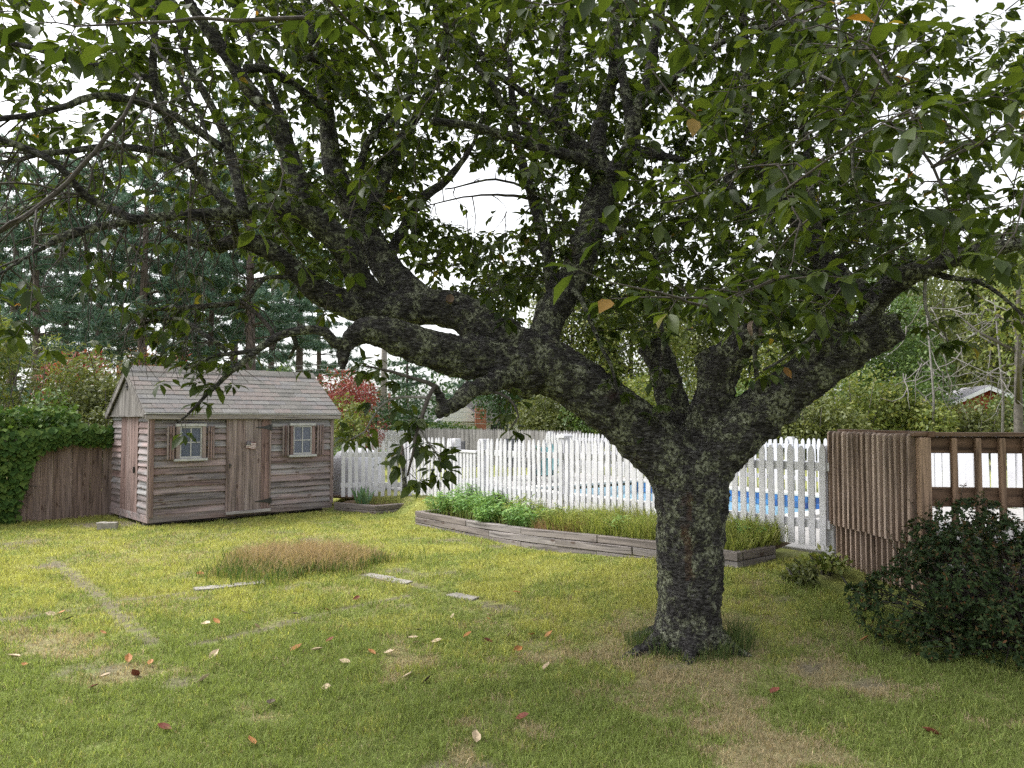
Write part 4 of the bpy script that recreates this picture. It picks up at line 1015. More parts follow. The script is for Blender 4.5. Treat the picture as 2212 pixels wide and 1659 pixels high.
for pts in tw_paths:
    a, b, c = tube_arrays([(p-TREE, r) for p, r in pts], 4, False, len(V)); V += a; q_ += b
o = O('twigs', M_np('twigs', np.array([tuple(x) for x in V]), [np.array(q_)], TWIG, True), tree); o['kind'] = 'stuff'
# leaves: drooping rosettes at the spurs
LEAF = leaf_mat('cherry_leaf', [(0, (.022, .036, .008)), (.35, (.033, .052, .011)), (.7, (.048, .070, .014)), (.993, (.068, .092, .019)), (.998, (.2, .15, .03)), (1, (.24, .11, .03))], .42, (1.85, 1.8, .75, 1), .48, spec=.32)
lp = []; ld = []; ln = []; ls = []
for p, d_, sc_ in spurs:
    k = int(rng.integers(3, 7)); ph = rng.random()*6.28
    s_ = d_.orthogonal().normalized(); u_ = d_.cross(s_)
    for i in range(k):
        an = ph+i*2.4+rng.normal(0, .3); sp = rng.uniform(.5, 1.1)
        v_ = s_*math.cos(an)*sp+u_*math.sin(an)*sp+d_*rng.uniform(.1, .8)
        v_.z = v_.z*.55-rng.uniform(.05, .65); v_.normalize()
        nn = Vector((rng.normal(0, .32), rng.normal(0, .32), 1)); nn = (nn-v_*nn.dot(v_)).normalized()
        st = p+v_*rng.uniform(.008, .022)
        lp.append(st); ld.append(v_); ln.append(nn); ls.append(sc_*rng.uniform(.068, .128))
lp = np.array([tuple(x) for x in lp]); ld = np.array([tuple(x) for x in ld]); ln = np.array([tuple(x) for x in ln]); ls = np.array(ls)
# nothing may hang below the crown's own drip line or brush the lens
x, y, d = proj(lp)
hol = (((x-1035)/115)**2+((y-428)/66)**2 < 1) & (rng.random(len(x)) < .9)
okl = (d > 1.6) & ~hol & ~((np.abs(lp[:, 0]) < .8) & (lp[:, 1] < 1.9) & (lp[:, 2] < 2.3))
lp, ld, ln, ls = lp[okl], ld[okl], ln[okl], ls[okl]
x, y, d = proj(lp)
rank = np.where((x > 0) & (x < 2212) & (y > 0) & (y < 1659), ls/d, 0); big = np.argsort(-rank)[:300]
mask = np.ones(len(lp), bool); mask[big] = False
crown = O('crown', leaf_mesh('crown', lp[mask]-np.array(TREE), ld[mask], ln[mask], ls[mask], LEAF_O, LEAF), tree); crown['kind'] = 'stuff'
one = leaf_mesh('leaf', np.zeros((1, 3)), np.array([[1., 0, 0]]), np.array([[0, 0, 1.]]), np.array([1.0]), LEAF_O, LEAF)
for i in big:
    X = Vector(ld[i]).normalized(); Z = Vector(ln[i]); Yv = Z.cross(X).normalized(); Z = X.cross(Yv)
    R = Matrix((X, Yv, Z)).transposed()
    o = O('leaf', one, crown); o.matrix_local = Matrix.Translation(Vector(lp[i])-TREE) @ R.to_4x4() @ Matrix.Scale(float(ls[i]), 4)
print('leaves', len(lp), 'twigs', len(tw_paths), 'trunk verts', nv)
# ------------------------------------------------------------------ foliage builders for the things behind the fences
ORD = ['first', 'second', 'third', 'fourth', 'fifth', 'sixth', 'seventh', 'eighth', 'ninth', 'tenth', 'eleventh', 'twelfth', 'thirteenth', 'fourteenth', 'fifteenth', 'sixteenth', 'seventeenth', 'eighteenth', 'nineteenth', 'twentieth', 'twenty-first', 'twenty-second', 'twenty-third', 'twenty-fourth', 'twenty-fifth', 'twenty-sixth']
def clump_cloud(n, clumps, shell=.55):
    """clumps: list of (center, radii). returns pos, outward"""
    w = np.array([r[0]*r[1]*r[2] for _, r in clumps])**.67; w = w/w.sum()
    k = rng.choice(len(clumps), n, p=w)
    c = np.array([tuple(c) for c, _ in clumps])[k]; r = np.array([tuple(r) for _, r in clumps])[k]
    d = rand_dirs(n); t = shell+(1-shell)*rng.random(n)**.6
    return c+d*r*t[:, None], d
def foliage(name, n, clumps, size, mat, shape=LEAF_S, width=1.0, droop=.3, up=.6, shell=.5):
    pos, outw = clump_cloud(n, clumps, shell)
    d = norm(outw*.7+rng.normal(0, .6, (n, 3))+np.array((0, 0, -droop)))
    nn = norm(outw*.5+rng.normal(0, .45, (n, 3))+np.array((0, 0, up)))
    s = size*(.6+.8*rng.random(n))
    return leaf_mesh(name, pos, d, nn, s, shape, mat, width)
def crown_clumps(cx, cy, cz, rx, ry, rz, n, cs=.42):
    out = []
    for _ in range(n):
        d = rand_dirs(1)[0]; t = .35+.5*rng.random()**.6
        s = cs*(.65+.6*rng.random())
        out.append(((cx+d[0]*rx*t, cy+d[1]*ry*t, cz+d[2]*rz*t), (rx*s, ry*s, rz*s*.8)))
    return out
def simple_trunk(h, r0, r1, lean=(0, 0), forks=0, mat=None, spread=.4, top=None):
    V = []; Q = []; T = []
    path = [(Vector((lean[0]*t*t*h+.03*math.sin(5*t), lean[1]*t*t*h, -.2+t*(h+.2))), r0*(1-t)+r1*t) for t in np.linspace(0, 1, 9)]
    a, b, c = tube_arrays(path, 8, True, 0); V += a; Q += b; T += c
    for k in range(forks):
        t = .45+.5*k/max(1, forks); i = int(t*8); p, r = path[i]; an = k*2.4+rng.random()
        L = spread*h*(.7+.5*rng.random())
        e = p+Vector((math.cos(an)*L*.8, math.sin(an)*L*.8, L*.65))
        mid = p+(e-p)*.5+Vector((math.cos(an), math.sin(an), 0))*L*.1
        a, b, c = tube_arrays([(p, r*.7), (mid, r*.45), (e, r*.15)], 6, True, len(V)); V += a; Q += b; T += c
    return M_py('trunk', V, Q+T, mat, True)
BG_BARK = plain('grey_bark', (.10, .09, .08), .95, .35, 9, bumpy=.5)
PINE_BARK = plain('pine_bark', (.11, .085, .075), .95, .35, 7, bumpy=.6)
LIME = leaf_mat('lime_foliage', [(0, (0.090, 0.126, 0.027)), (.5, (0.144, 0.180, 0.041)), (.85, (0.207, 0.234, 0.059)), (1, (0.261, 0.243, 0.063))], .3, (1.4, 1.4, .8, 1))
MID = leaf_mat('mid_green_foliage', [(0, (.055, .10, .028)), (.5, (.085, .145, .04)), (1, (.14, .20, .055))], .28, (1.4, 1.4, .8, 1))
DEEP = leaf_mat('deep_green_foliage', [(0, (.02, .05, .02)), (.5, (.038, .08, .03)), (1, (.065, .12, .04))], .22, (1.3, 1.4, .8, 1))
OLIVE = leaf_mat('olive_foliage', [(0, (0.072, 0.090, 0.027)), (.5, (0.117, 0.140, 0.045)), (1, (0.180, 0.194, 0.068))], .3, (1.4, 1.4, .8, 1))
REDF = leaf_mat('red_foliage', [(0, (.13, .022, .022)), (.5, (.22, .04, .04)), (.85, (.30, .08, .05)), (1, (.22, .13, .05))], .3, (1.5, 1.1, .9, 1))
RUST = leaf_mat('rusty_foliage', [(0, (.18, .06, .025)), (.5, (.26, .10, .04)), (.8, (.22, .18, .05)), (1, (.13, .16, .04))], .3, (1.4, 1.2, .8, 1))
PINE = leaf_mat('pine_needles', [(0, (0.056, 0.106, 0.081)), (.5, (0.094, 0.169, 0.119)), (1, (0.163, 0.237, 0.156))], .2, (1.2, 1.3, 1, 1))
IVYM = leaf_mat('ivy_leaf', [(0, (0.036, 0.080, 0.020)), (.5, (0.068, 0.128, 0.028)), (1, (0.120, 0.180, 0.040))], .25, (1.4, 1.4, .8, 1), .6, spec=.12)

def leafy_tree(name, px, base_py, Y, h, rx, rz, mat, label, cat, n=5000, leaf=.13, clumps=22, zc=None, trunk_r=.12, group=None, trunk=True, shape=LEAF_S, droop=.3):
    p = P(px, 903, Y); g_ = float(gz(np.array([p.x]), np.array([p.y]))[0]) if Y < 40 else -.05
    root = E(name, (p.x, p.y, g_), rng.random()*6.28, label, cat, group)
    zc = zc if zc is not None else h-rz
    if trunk: O('trunk', simple_trunk(h*.85, trunk_r, trunk_r*.3, (.05, .03), 5, BG_BARK), root)
    c = O('crown', foliage('crown', n, crown_clumps(0, 0, zc, rx, rx*.85, rz, clumps), leaf, mat, shape=shape, droop=droop), root); c['kind'] = 'stuff'
    return root
def shrub(px, Y, h, rx, mat, label, n=3500, leaf=.1, clumps=14, zlow=.2, cat='shrub', shape=LEAF_S, group=None):
    p = P(px, 903, Y); g_ = gz1(p.x, p.y)
    root = E('shrub', (p.x, p.y, g_), rng.random()*6.28, label, cat, group)
    c = O('foliage', foliage('foliage', n, crown_clumps(0, 0, (h+zlow)/2, rx, rx*.8, (h-zlow)/2, clumps, .5), leaf, mat, shape=shape), root); c['kind'] = 'stuff'
    V = []; Q = []; T = []
    for k in range(7):
        an = k*.9; a, b, cc = tube_arrays([(Vector((.05*math.cos(an), .05*math.sin(an), -.1)), .02), (Vector((rx*.3*math.cos(an), rx*.3*math.sin(an), h*.4)), .014), (Vector((rx*.55*math.cos(an), rx*.55*math.sin(an), h*.8)), .006)], 5, True, len(V)); V += a; Q += b; T += cc
    o = O('stems', M_py('stems', V, Q+T, BG_BARK, True), root); o['kind'] = 'stuff'
    return root

# ---- pines in the woods behind the shed
def pine_proto(h, first, r0, seed):
    r = np.random.default_rng(seed)
    V = []; Q = []; T = []
    path = [(Vector((.12*math.sin(t*3+seed), .1*math.sin(t*2.3), -.3+t*(h+.3))), r0*(1-t)+.03) for t in np.linspace(0, 1, 12)]
    a, b, c = tube_arrays(path, 8, True, 0); V += a; Q += b; T += c
    pos = []; dr = []
    z = first*.45
    while z < h*.98:
        live = z > first
        for k in range(int(r.integers(3, 6))):
            an = r.random()*6.28; L = (1.0+2.2*(1-(z/h))**.7*(1 if live else .7))*r.uniform(.6, 1.1)
            if not live and r.random() < .45: continue
            e = Vector((math.cos(an)*L, math.sin(an)*L, z+L*r.uniform(-.12, .22))); s0 = Vector((0, 0, z))
            a, b, c = tube_arrays([(s0, .03), (s0+(e-s0)*.5+Vector((0, 0, .06*L)), .018), (e, .006)], 4, True, len(V)); V += a; Q += b; T += c
            if live or r.random() < .25:
                for j in range(int(L*9)):
                    t = .3+.7*r.random(); q = s0+(e-s0)*t
                    pos.append((q.x+r.normal(0, .13*L*.6), q.y+r.normal(0, .13*L*.6), q.z+r.normal(.05, .06))); dr.append((math.cos(an), math.sin(an), .25))
        z += r.uniform(.35, .7)
    tm_ = M_py('trunk', V, Q+T, PINE_BARK, True)
    pos = np.repeat(np.array(pos), 22, axis=0); dr = np.repeat(np.array(dr), 22, axis=0); n = len(pos)
    pos = pos+r.normal(0, .05, (n, 3)); d = norm(dr*.6+r.normal(0, .7, (n, 3))+np.array((0, 0, .15)))
    nn = norm(r.normal(0, 1, (n, 3)))
    cm = leaf_mesh('needles', pos, d, nn, .15+.14*r.random(n), dict(v=np.array([(0, .05, 0), (0, -.05, 0), (1, 0, 0)]), t=np.array([(0, 1, 2)]), q=None), PINE, 1.9)
    return tm_, cm
PROTO = [pine_proto(14, 5.0, .21, 1), pine_proto(12.5, 3.6, .17, 2), pine_proto(15, 6.5, .24, 3)]
pines = [(-70, 27), (20, 31), (75, 24), (140, 34), (205, 28), (262, 37), (312, 26), (348, 32), (395, 40), (452, 29), (500, 36), (532, 27), (580, 41), (640, 33), (690, 44), (20, 46), (180, 48), (430, 50), (-150, 36), (560, 52)]
pines = sorted(pines)
for i, (px, Y) in enumerate(pines):
    p = P(px, 903, Y); tm_, cm = PROTO[i % 3]
    s = (.82+.1*(i % 4)*.5)*(1 if Y < 42 else 1.05)
    root = E('pine_tree', (p.x, p.y, 0), i*1.7, 'tall bluish green pine, %s pine trunk counting from the left edge behind the shed' % ORD[i], 'tree', 'pines behind the shed')
    root.scale = (s, s, s)
    O('trunk', tm_, root); c = O('crown', cm, root); c['kind'] = 'stuff'
# low branches further right
for j, (px, Y, h, lab) in enumerate([(1010, 52, 9.0, 'dark pine standing above the distant white house'), (880, 46, 8, 'dark pine behind the utility pole'), (1300, 60, 12, 'dark pine behind the tall olive tree')]):
    p = P(px, 903, Y); tm_, cm = PROTO[(j+1) % 3]
    root = E('pine_tree', (p.x, p.y, -.5), j*2.1, lab, 'tree'); root.scale = (h/14,)*3
    O('trunk', tm_, root); c = O('crown', cm, root); c['kind'] = 'stuff'

# ---- shrubs and vines behind the stockade fence
shrub(-40, 14.5, 3.6, 1.5, LIME, 'tall yellow green shrub at the far left edge behind the ivy', 6000, .11)
shrub(60, 15.2, 3.5, 1.3, LIME, 'yellow green leafy shrub overhanging the ivy covered fence end', 5600, .11, shape=LEAF_L)
shrub(150, 15.8, 3.0, 1.25, OLIVE, 'olive green shrub over the middle of the stockade fence', 5200, .10)
shrub(232, 15.4, 2.75, 1.0, OLIVE, 'olive shrub pressing against the shed gable', 4600, .09)
shrub(120, 13.6, 2.0, .8, MID, 'dark green shrub hanging low over the stockade boards', 3600, .085)
shrub(225, 14.2, 1.95, .7, OLIVE, 'small rounded shrub in the gap between fence and shed', 2800, .07)
shrub(330, 20, 2.6, 1.6, MID, 'green thicket just behind the shed roof ridge', 3600, .12)
shrub(470, 21, 2.5, 1.5, OLIVE, 'olive thicket behind the middle of the shed roof', 3200, .12)
shrub(600, 22, 2.7, 1.5, MID, 'green thicket behind the right half of the shed roof', 3200, .12)
shrub(165, 21, 3.3, 1.2, REDF, 'dull crimson sumac behind the olive shrubs', 2600, .13)
shrub(310, 19.5, 3.45, 1.0, RUST, 'rusty red sumac rising above the shed ridge', 3000, .13, shape=LEAF_L)
shrub(395, 20.5, 3.3, .9, REDF, 'small red sumac beside the rusty one above the shed roof', 2000, .13, shape=LEAF_L)
shrub(748, 22, 2.6, 1.35, REDF, 'crimson sumac beside the right end of the shed roof', 4600, .14, shape=LEAF_L)
shrub(752, 18.5, 1.75, .62, LIME, 'yellow leaved bush below the crimson sumac', 2600, .09)
shrub(700, 26, 3.0, 1.2, OLIVE, 'pale olive bush behind the shed roof end', 2400, .12)
shrub(770, 15.6, 1.0, .8, MID, 'low green bush behind the short picket fence', 2200, .08)
shrub(870, 30, 2.6, 2.0, DEEP, 'dark bush at the foot of the utility pole', 2800, .14)
shrub(960, 34, 1.2, 1.4, MID, 'green bush in front of the distant white house', 2600, .15)
shrub(1175, 33, 2.2, 1.4, OLIVE, 'olive bush behind the silver stockade fence', 3000, .14)
# ivy on the stockade fence
ivy = E('ivy', (f0.x, f0.y, 0), math.atan2(fd.y, fd.x), 'bright green ivy spilling over the left end of the stockade fence', 'ivy')
k = 5200; lx = rng.random(k)**1.25*FL*.98; hang = np.interp(lx, [0, 1.8, 2.05, 2.3, 2.8, 3.4, 3.8], [1.3, 1.3, 1.15, .34, .14, .14, .08])*(.6+.6*vnoise(lx, lx*0, 2.3, 8))
hz_ = 1.46-rng.random(k)**.85*hang*1.05+rng.normal(0, .05, k)
pos = np.stack([lx, -.03-.10*rng.random(k)-.06*np.clip(hz_-1.1, 0, .4), np.clip(hz_, .0, 1.7)], 1)
d = norm(np.stack([rng.normal(0, .6, k), -.35-rng.random(k)*.4, -.8+rng.normal(0, .3, k)], 1)); nn = norm(np.stack([rng.normal(0, .4, k), -1+rng.normal(0, .3, k), .7+rng.normal(0, .4, k)], 1))
o = O('foliage', leaf_mesh('ivy', pos, d, nn, .075+.06*rng.random(k), LEAF_S, IVYM, 1.6), ivy); o['kind'] = 'stuff'
kk = 2600; pos = np.stack([rng.random(kk)*FL*.8, .05+.3*rng.random(kk), 1.25+.55*rng.random(kk)**1.4], 1)
o = O('foliage', leaf_mesh('ivy_top', pos, norm(rng.normal(0, 1, (kk, 3))+np.array((0, -.5, -.3))), norm(rng.normal(0, .5, (kk, 3))+np.array((0, -.4, 1))), .07+.06*rng.random(kk), LEAF_S, IVYM, 1.5), ivy); o['kind'] = 'stuff'
V = []; Q = []; T = []
for i in range(14):
    x0 = rng.random()*1.9; pts = [(Vector((x0+.1*j*rng.normal(0, 1), -.03-.02*rng.random(), 1.4-j*.14)), .006) for j in range(int(rng.integers(3, 9)))]
    a, b, c = tube_arrays(pts, 4, True, len(V)); V += a; Q += b; T += c
o = O('stems', M_py('stems', V, Q+T, BG_BARK, True), ivy); o['kind'] = 'stuff'

# ---- trees on the right beyond the pool
R_TREES = [
 (1230, 30, 7.2, 1.6, 2.6, OLIVE, 'tall pale olive tree left of the cherry trunk beyond the pool', 6500, .13),
 (1360, 29, 6.6, 2.0, 2.7, LIME, 'wide yellow green tree directly behind the cherry trunk fork', 7500, .13),
 (1500, 34, 7.4, 2.2, 3.0, OLIVE, 'pale olive tree seen between the cut stubs of the cherry', 7000, .14),
 (1640, 31, 6.3, 1.9, 2.6, LIME, 'yellow green tree behind the right cherry limb', 6500, .13),
 (1760, 36, 8.0, 2.4, 3.2, MID, 'mid green tree behind the sawn off right limb', 7000, .14),
 (1905, 28, 6.6, 1.9, 2.7, MID, 'rounded green tree right of the sawn off limb end', 6800, .12),
 (2030, 33, 8.2, 2.3, 3.2, OLIVE, 'olive tree with dead twigs above the red house', 7000, .13),
 (2150, 29, 8.0, 2.3, 3.3, OLIVE, 'tall olive tree near the right picture edge', 7500, .13),
 (2290, 27, 7.5, 2.2, 3.0, LIME, 'yellow green tree cut by the right picture edge', 5500, .13),
 (1950, 39, 9.5, 2.8, 3.6, MID, 'tall green tree filling the view above the deck screen', 7000, .15),
 (2110, 41, 10.0, 3.0, 3.8, OLIVE, 'tall olive tree behind the tall olive one near the right edge', 7000, .15),
 (2260, 37, 9.5, 2.8, 3.6, MID, 'tall green tree at the right edge above the white outbuilding', 6500, .15),
 (1080, 38, 6.0, 2.2, 2.4, DEEP, 'dark green tree behind the distant house roof', 5000, .15),
 (2200, 20, 6.0, 1.1, 1.3, LIME, 'slender tree with pale yellow leaves over the deck railing', 900, .12)]
for px, Y, h, rx, rz, mat, lab, n, lf in R_TREES:
    leafy_tree('broadleaf_tree', px, 0, Y, h*(1.15 if n > 2000 else 1), rx*1.15, rz*1.3, mat, lab, 'tree', int(n*1.7) if n > 2000 else n, lf*1.15, 30, trunk_r=.14)
R_SHR = [
 (1180, 26, 2.5, 1.3, OLIVE, 'olive bush behind the middle of the picket fence'), (1290, 25, 2.9, 1.5, MID, 'green bush under the leaning left limb'),
 (1420, 24, 2.7, 1.4, LIME, 'yellow green bush behind the trunk fork'), (1560, 24, 2.9, 1.4, OLIVE, 'olive bush between trunk and right limb'),
 (1670, 22.5, 2.5, 1.2, MID, 'green bush above the right picket section'), (1760, 21.5, 2.1, 1.1, OLIVE, 'pale grey green bush beside the deck screen'),
 (1850, 22, 3.1, 1.4, LIME, 'bright yellow green bush above the slatted screen'), (1935, 23, 2.7, 1.2, MID, 'bright green bush left of the red house'),
 (2010, 21.5, 2.0, 1.0, LIME, 'small lime bush in front of the red house'), (2110, 22, 2.1, 1.1, OLIVE, 'olive bush hiding the middle of the red house'),
 (2215, 24, 2.4, 1.2, MID, 'green bush at the right edge beside the white house'), (1990, 27, 4.2, 1.7, MID, 'dense dark green thicket beyond the red house')]
for px, Y, h, rx, mat, lab in R_SHR: shrub(px, Y, h, rx, mat, lab, 6000, .12, 18)
# dead twiggy branches hanging in front of the right thicket
for j, (px, Y, lab) in enumerate([(2010, 21, 'bare grey dead branches above the slatted screen'), (2160, 20.5, 'bare grey dead branches above the deck railing')]):
    p = P(px, 903, Y); V = []; Q = []; T = []
    for k in range(34):
        s0 = Vector((rng.normal(0, .5), rng.normal(0, .4), rng.uniform(2.2, 4.6))); q = s0; dr = Vector((rng.normal(0, 1), rng.normal(0, .6), rng.normal(-.6, .5))).normalized(); pts = [(q, .016)]
        for i in range(6):
            dr = (dr+Vector(rng.normal(0, .25, 3))).normalized(); q = q+dr*rng.uniform(.1, .32); pts.append((q, .016*(1-(i+1)/6)+.004))
        a, b, c = tube_arrays(pts, 4, True, len(V)); V += a; Q += b; T += c
    a, b, c = tube_arrays([(Vector((0, 0, -.2)), .04), (Vector((.1, 0, 2)), .03), (Vector((0, .1, 4.6)), .015)], 6, True, len(V)); V += a; Q += b; T += c
    o = O('dead_tree', M_py('dead_tree', V, Q+T, TWIG_PALE, True), None, (p.x, p.y, gz1(p.x, p.y))); prop(o, lab, 'tree')

# ---- the far wood closing the view
cl_ = []
for px in np.arange(-250, 2500, 38):
    Yq = rng.uniform(58, 84); q = P(px, 903, Yq); top = np.interp(px, [-250, 400, 610, 650, 715, 760, 1000, 1300, 1700, 2500], [9, 9, 8, 4, 4.5, 8.5, 9.5, 9, 9, 9])*rng.uniform(.7, 1.1)
    cl_.append(((q.x, q.y, top*.45), (2.6, 2.2, top*.55)))
    cl_.append(((q.x+rng.normal(0, 1.2), q.y, top*.3), (2.8, 2.0, top*.4)))
o = O('woods', foliage('woods', 42000, cl_, .42, DEEP)); prop(o, 'dark green far-off wood along the skyline', 'woods', kind='stuff')

# ---- houses in the distance
ROOF_GREY = plain('grey_roof', (.33, .32, .35), .9, .1, 3); SIDING = plain('white_siding', (.75, .76, .78), .7, .04, 2)
RED_SIDE = plain('red_siding', (.28, .045, .03), .8, .15, 3); BRICK = plain('chimney_brick', (.32, .13, .09), .9, .2, 10); DARKWIN = plain('dark_window', (.03, .035, .045), .2, .1)
hp = P(1075, 903, 44)
house = E('house', (hp.x, hp.y, -.3), math.radians(8), 'distant white house with grey roof and brick chimney behind the stockade fence', 'house')
O('wall', box(-3.2, 3.2, 0, 5, 0, 1.75, SIDING), house)
O('roof', prism([(-3.5, 1.7), (3.5, 1.7), (2.3, 3.0), (-1.6, 3.0)], 5.2, ROOF_GREY, 'roof'), house, (0, -.2, 0))
O('gable', prism([(-3.45, 1.751), (-.7, 1.751), (-1.95, 2.72)], .1, SIDING, 'gable'), house, (0, -.32, 0))
O('chimney', box(-1.35, -.75, -.9, -.4, 0, 2.6, BRICK), house)
for x in (-.4, 1.2): 
    w = O('window', box(x, x+1.0, -.04, .02, .95, 1.55, DARKWIN), house)
hp = P(2105, 903, 27)
house = E('house', (hp.x, hp.y, .2), math.radians(-14), 'dark red house with pale roof edge half hidden behind bushes', 'house')
O('wall', box(-1.6, 2.4, 0, 3, 0, 1.5, RED_SIDE), house)
O('gable', prism([(-1.6, 1.501), (2.4, 1.501), (.4, 2.45)], 3, RED_SIDE, 'gable'), house)
for sg, x0, x1 in ((1, -1.95, .4), (-1, 2.75, .4)):
    O('roof', prism([(x0, 1.33), (x1, 2.46), (x1, 2.60), (x0, 1.47)], 3.5, ROOF_GREY, 'roof'), house, (0, -.3, 0))
    O('rake_board', prism([(x0, 1.29), (x1, 2.42), (x1, 2.56), (x0, 1.43)], .05, SIDING, 'rake'), house, (0, -.36, 0))
for x in (-.9, 1.0): O('window', box(x, x+.6, -.04, .02, .5, 1.2, DARKWIN), house)
hp = P(2222, 903, 30)
house = E('house', (hp.x, hp.y, .2), 0, 'small white outbuilding at the right edge above the deck railing', 'house')
O('wall', box(-.6, 2.5, 0, 2.5, 0, 1.7, SIDING), house); O('roof', prism([(-.9, 1.7), (2.8, 1.7), (.95, 2.5)], 2.9, ROOF_GREY, 'roof'), house, (0, -.2, 0))
for x in (-.3, .5): O('window', box(x, x+.45, -.04, .02, .7, 1.3, DARKWIN), house)

# ---- utility poles and wires
POLE = plain('pole_wood', (.30, .27, .25), .9, .2, 6)
pp = P(829, 903, 36)
pole = E('utility_pole', (pp.x, pp.y, -.2), 0, 'grey wooden utility pole behind the picket fence', 'utility pole')
O('pole_shaft', tube_mesh('pole', [(Vector((0, 0, -.2)), .15), (Vector((0, 0, 4)), .14), (Vector((0, 0, 8.5)), .11)], 10, POLE), pole)
O('crossarm', box(-1.1, 1.1, -.06, .06, 7.8, 7.93, POLE), pole)
O('conduit', tube_mesh('conduit', [(Vector((.27, -.1, -.2)), .06), (Vector((.27, -.1, 3.0)), .06)], 8, plain('rusty_conduit', (.3, .14, .1), .7)), pole)
WIRE = plain('pale_wire', (.42, .44, .44), .5, .05)
for i, (y0, y1, nm) in enumerate([(857, 885, 'highest'), (869, 893, 'second highest'), (880, 903, 'middle'), (893, 912, 'second lowest'), (905, 921, 'lowest')]):
    a = P(829, y0, 36); b = P(1560, y1, 42); pts = [(a+(b-a)*t+Vector((0, 0, -.5*4*t*(1-t)*.35)), .014) for t in np.linspace(0, 1, 14)]
    prop(O('utility_wire', tube_mesh('wire', pts, 5, WIRE)), '%s overhead wire strung right from the utility pole' % nm, 'wire', 'wires right of the pole')
for i, (y0, y1, nm) in enumerate([(771, 812, 'upper'), (778, 822, 'middle'), (784, 832, 'lower')]):
    a = P(-60, y0-8, 24); b = P(829, y1-30, 36); pts = [(a+(b-a)*t+Vector((0, 0, -.3*4*t*(1-t))), .012) for t in np.linspace(0, 1, 14)]
    prop(O('utility_wire', tube_mesh('wire', pts, 5, WIRE)), '%s overhead wire passing behind the shed roof' % nm, 'wire', 'wires left of the pole')

# ------------------------------------------------------------------ pool-side things
TEAL = plain('teal_plastic', (.02, .11, .12), .4, .05)
sp = F(-9.3, 4.4, .27)
slide = E('pool_slide', sp, FRZ, 'teal pool slide with white ladder beyond the picket fence', 'pool slide'); slide.scale = (.8, .8, .72)
pts = [(Vector((.1, .2, .95)), .0), (Vector((.6, -.1, .9)), 0), (Vector((1.1, -.3, .55)), 0), (Vector((1.4, -.7, .25)), 0), (Vector((1.5, -1.0, .2)), 0)]
cv = catmull(pts, .1); v = []; f = []
for i, (p, r) in enumerate(cv):
    t = (cv[min(i+1, len(cv)-1)][0]-cv[max(i-1, 0)][0]).normalized(); s = t.cross(Vector((0, 0, 1))).normalized()
    for k, (w, h) in enumerate(((-.26, .16), (-.22, .02), (.22, .02), (.26, .16), (.26, .13), (.22, -.02), (-.22, -.02), (-.26, .13))): v.append(p+s*w+Vector((0, 0, h)))
for i in range(len(cv)-1):
    for k in range(8): a = i*8+k; b = i*8+(k+1) % 8; f.append((a, b, b+8, a+8))
O('chute', M_py('chute', v, f, TEAL, True), slide)
for x in (-.05, .28):
    O('leg', tube_mesh('leg', [(Vector((x-.3, .4, -.02)), .022), (Vector((x+.02, .2, .95)), .022), (Vector((x+.1, .15, 1.12)), .02)], 8, WHITE_FAR), slide)
for k in range(4): O('step', box(-.2+.06*k, .13+.06*k, .34-.04*k, .4-.04*k, .2+.2*k, .23+.2*k, WHITE_FAR), slide)
for x, y, h in ((1.05, -.35, .5), (.6, -.1, .86)): O('leg', tube_mesh('leg', [(Vector((x, y, -.02)), .02), (Vector((x, y, h)), .02)], 8, TEAL), slide)
def patio_chair(a, b, rz, label):
    c = E('patio_chair', F(a, b, .265), rz, label, 'chair', 'dark patio chairs beyond the fence')
    fr = plain('chair_frame', (.06, .06, .065), .5)
    O('seat', box(-.25, .25, -.25, .25, .38, .41, fr, 'seat', .008), c); O('backrest', box(-.25, .25, .23, .26, .46, .92, fr, 'back', .008), c)
    for sx in (-1, 1):
        for sy in (-1, 1): O('leg', tube_mesh('leg', [(Vector((sx*.24, sy*.24, 0)), .014), (Vector((sx*.23, sy*.23, .4 if sy < 0 else .92)), .014)], 6, fr), c)
        O('armrest', box(sx*.26-.025, sx*.26+.025, -.26, .24, .58, .61, WHITE_FAR), c)
        O('armrest_post', tube_mesh('post', [(Vector((sx*.25, -.22, .4)), .012), (Vector((sx*.25, -.22, .58)), .012)], 6, fr), c)
patio_chair(-8.6, 2.0, 2.3, 'dark patio chair just right of the gate seen through pickets')
patio_chair(-7.9, 2.9, 1.2, 'dark patio chair further from the gate near the pool end')
patio_chair(-8.9, 3.6, .4, 'dark patio chair farthest behind the gate')
tk = E('storage_tank', (-3.0, 15.0, gz1(-3.0, 15.0)), .3, 'rounded white tank behind the short picket fence at shed corner', 'tank')
prof = [(0, .92), (.2, .90), (.34, .84), (.42, .70), (.46, .5), (.47, .0)]
v = []; f = []; k = 20
for r, z in prof:
    for i in range(k): v.append((r*1.15*math.cos(2*math.pi*i/k), r*math.sin(2*math.pi*i/k), z))
for j in range(len(prof)-1):
    for i in range(k): f.append((j*k+i, (j+1)*k+i, (j+1)*k+(i+1) % k, j*k+(i+1) % k))
O('shell', M_py('shell', v, f, WHITE_FAR, True), tk); O('base_ring', tube_mesh('ring', [(Vector((0, 0, 0)), .58), (Vector((0, 0, .05)), .58)], 20, plain('tan_plinth', (.25, .18, .13), .8)), tk)
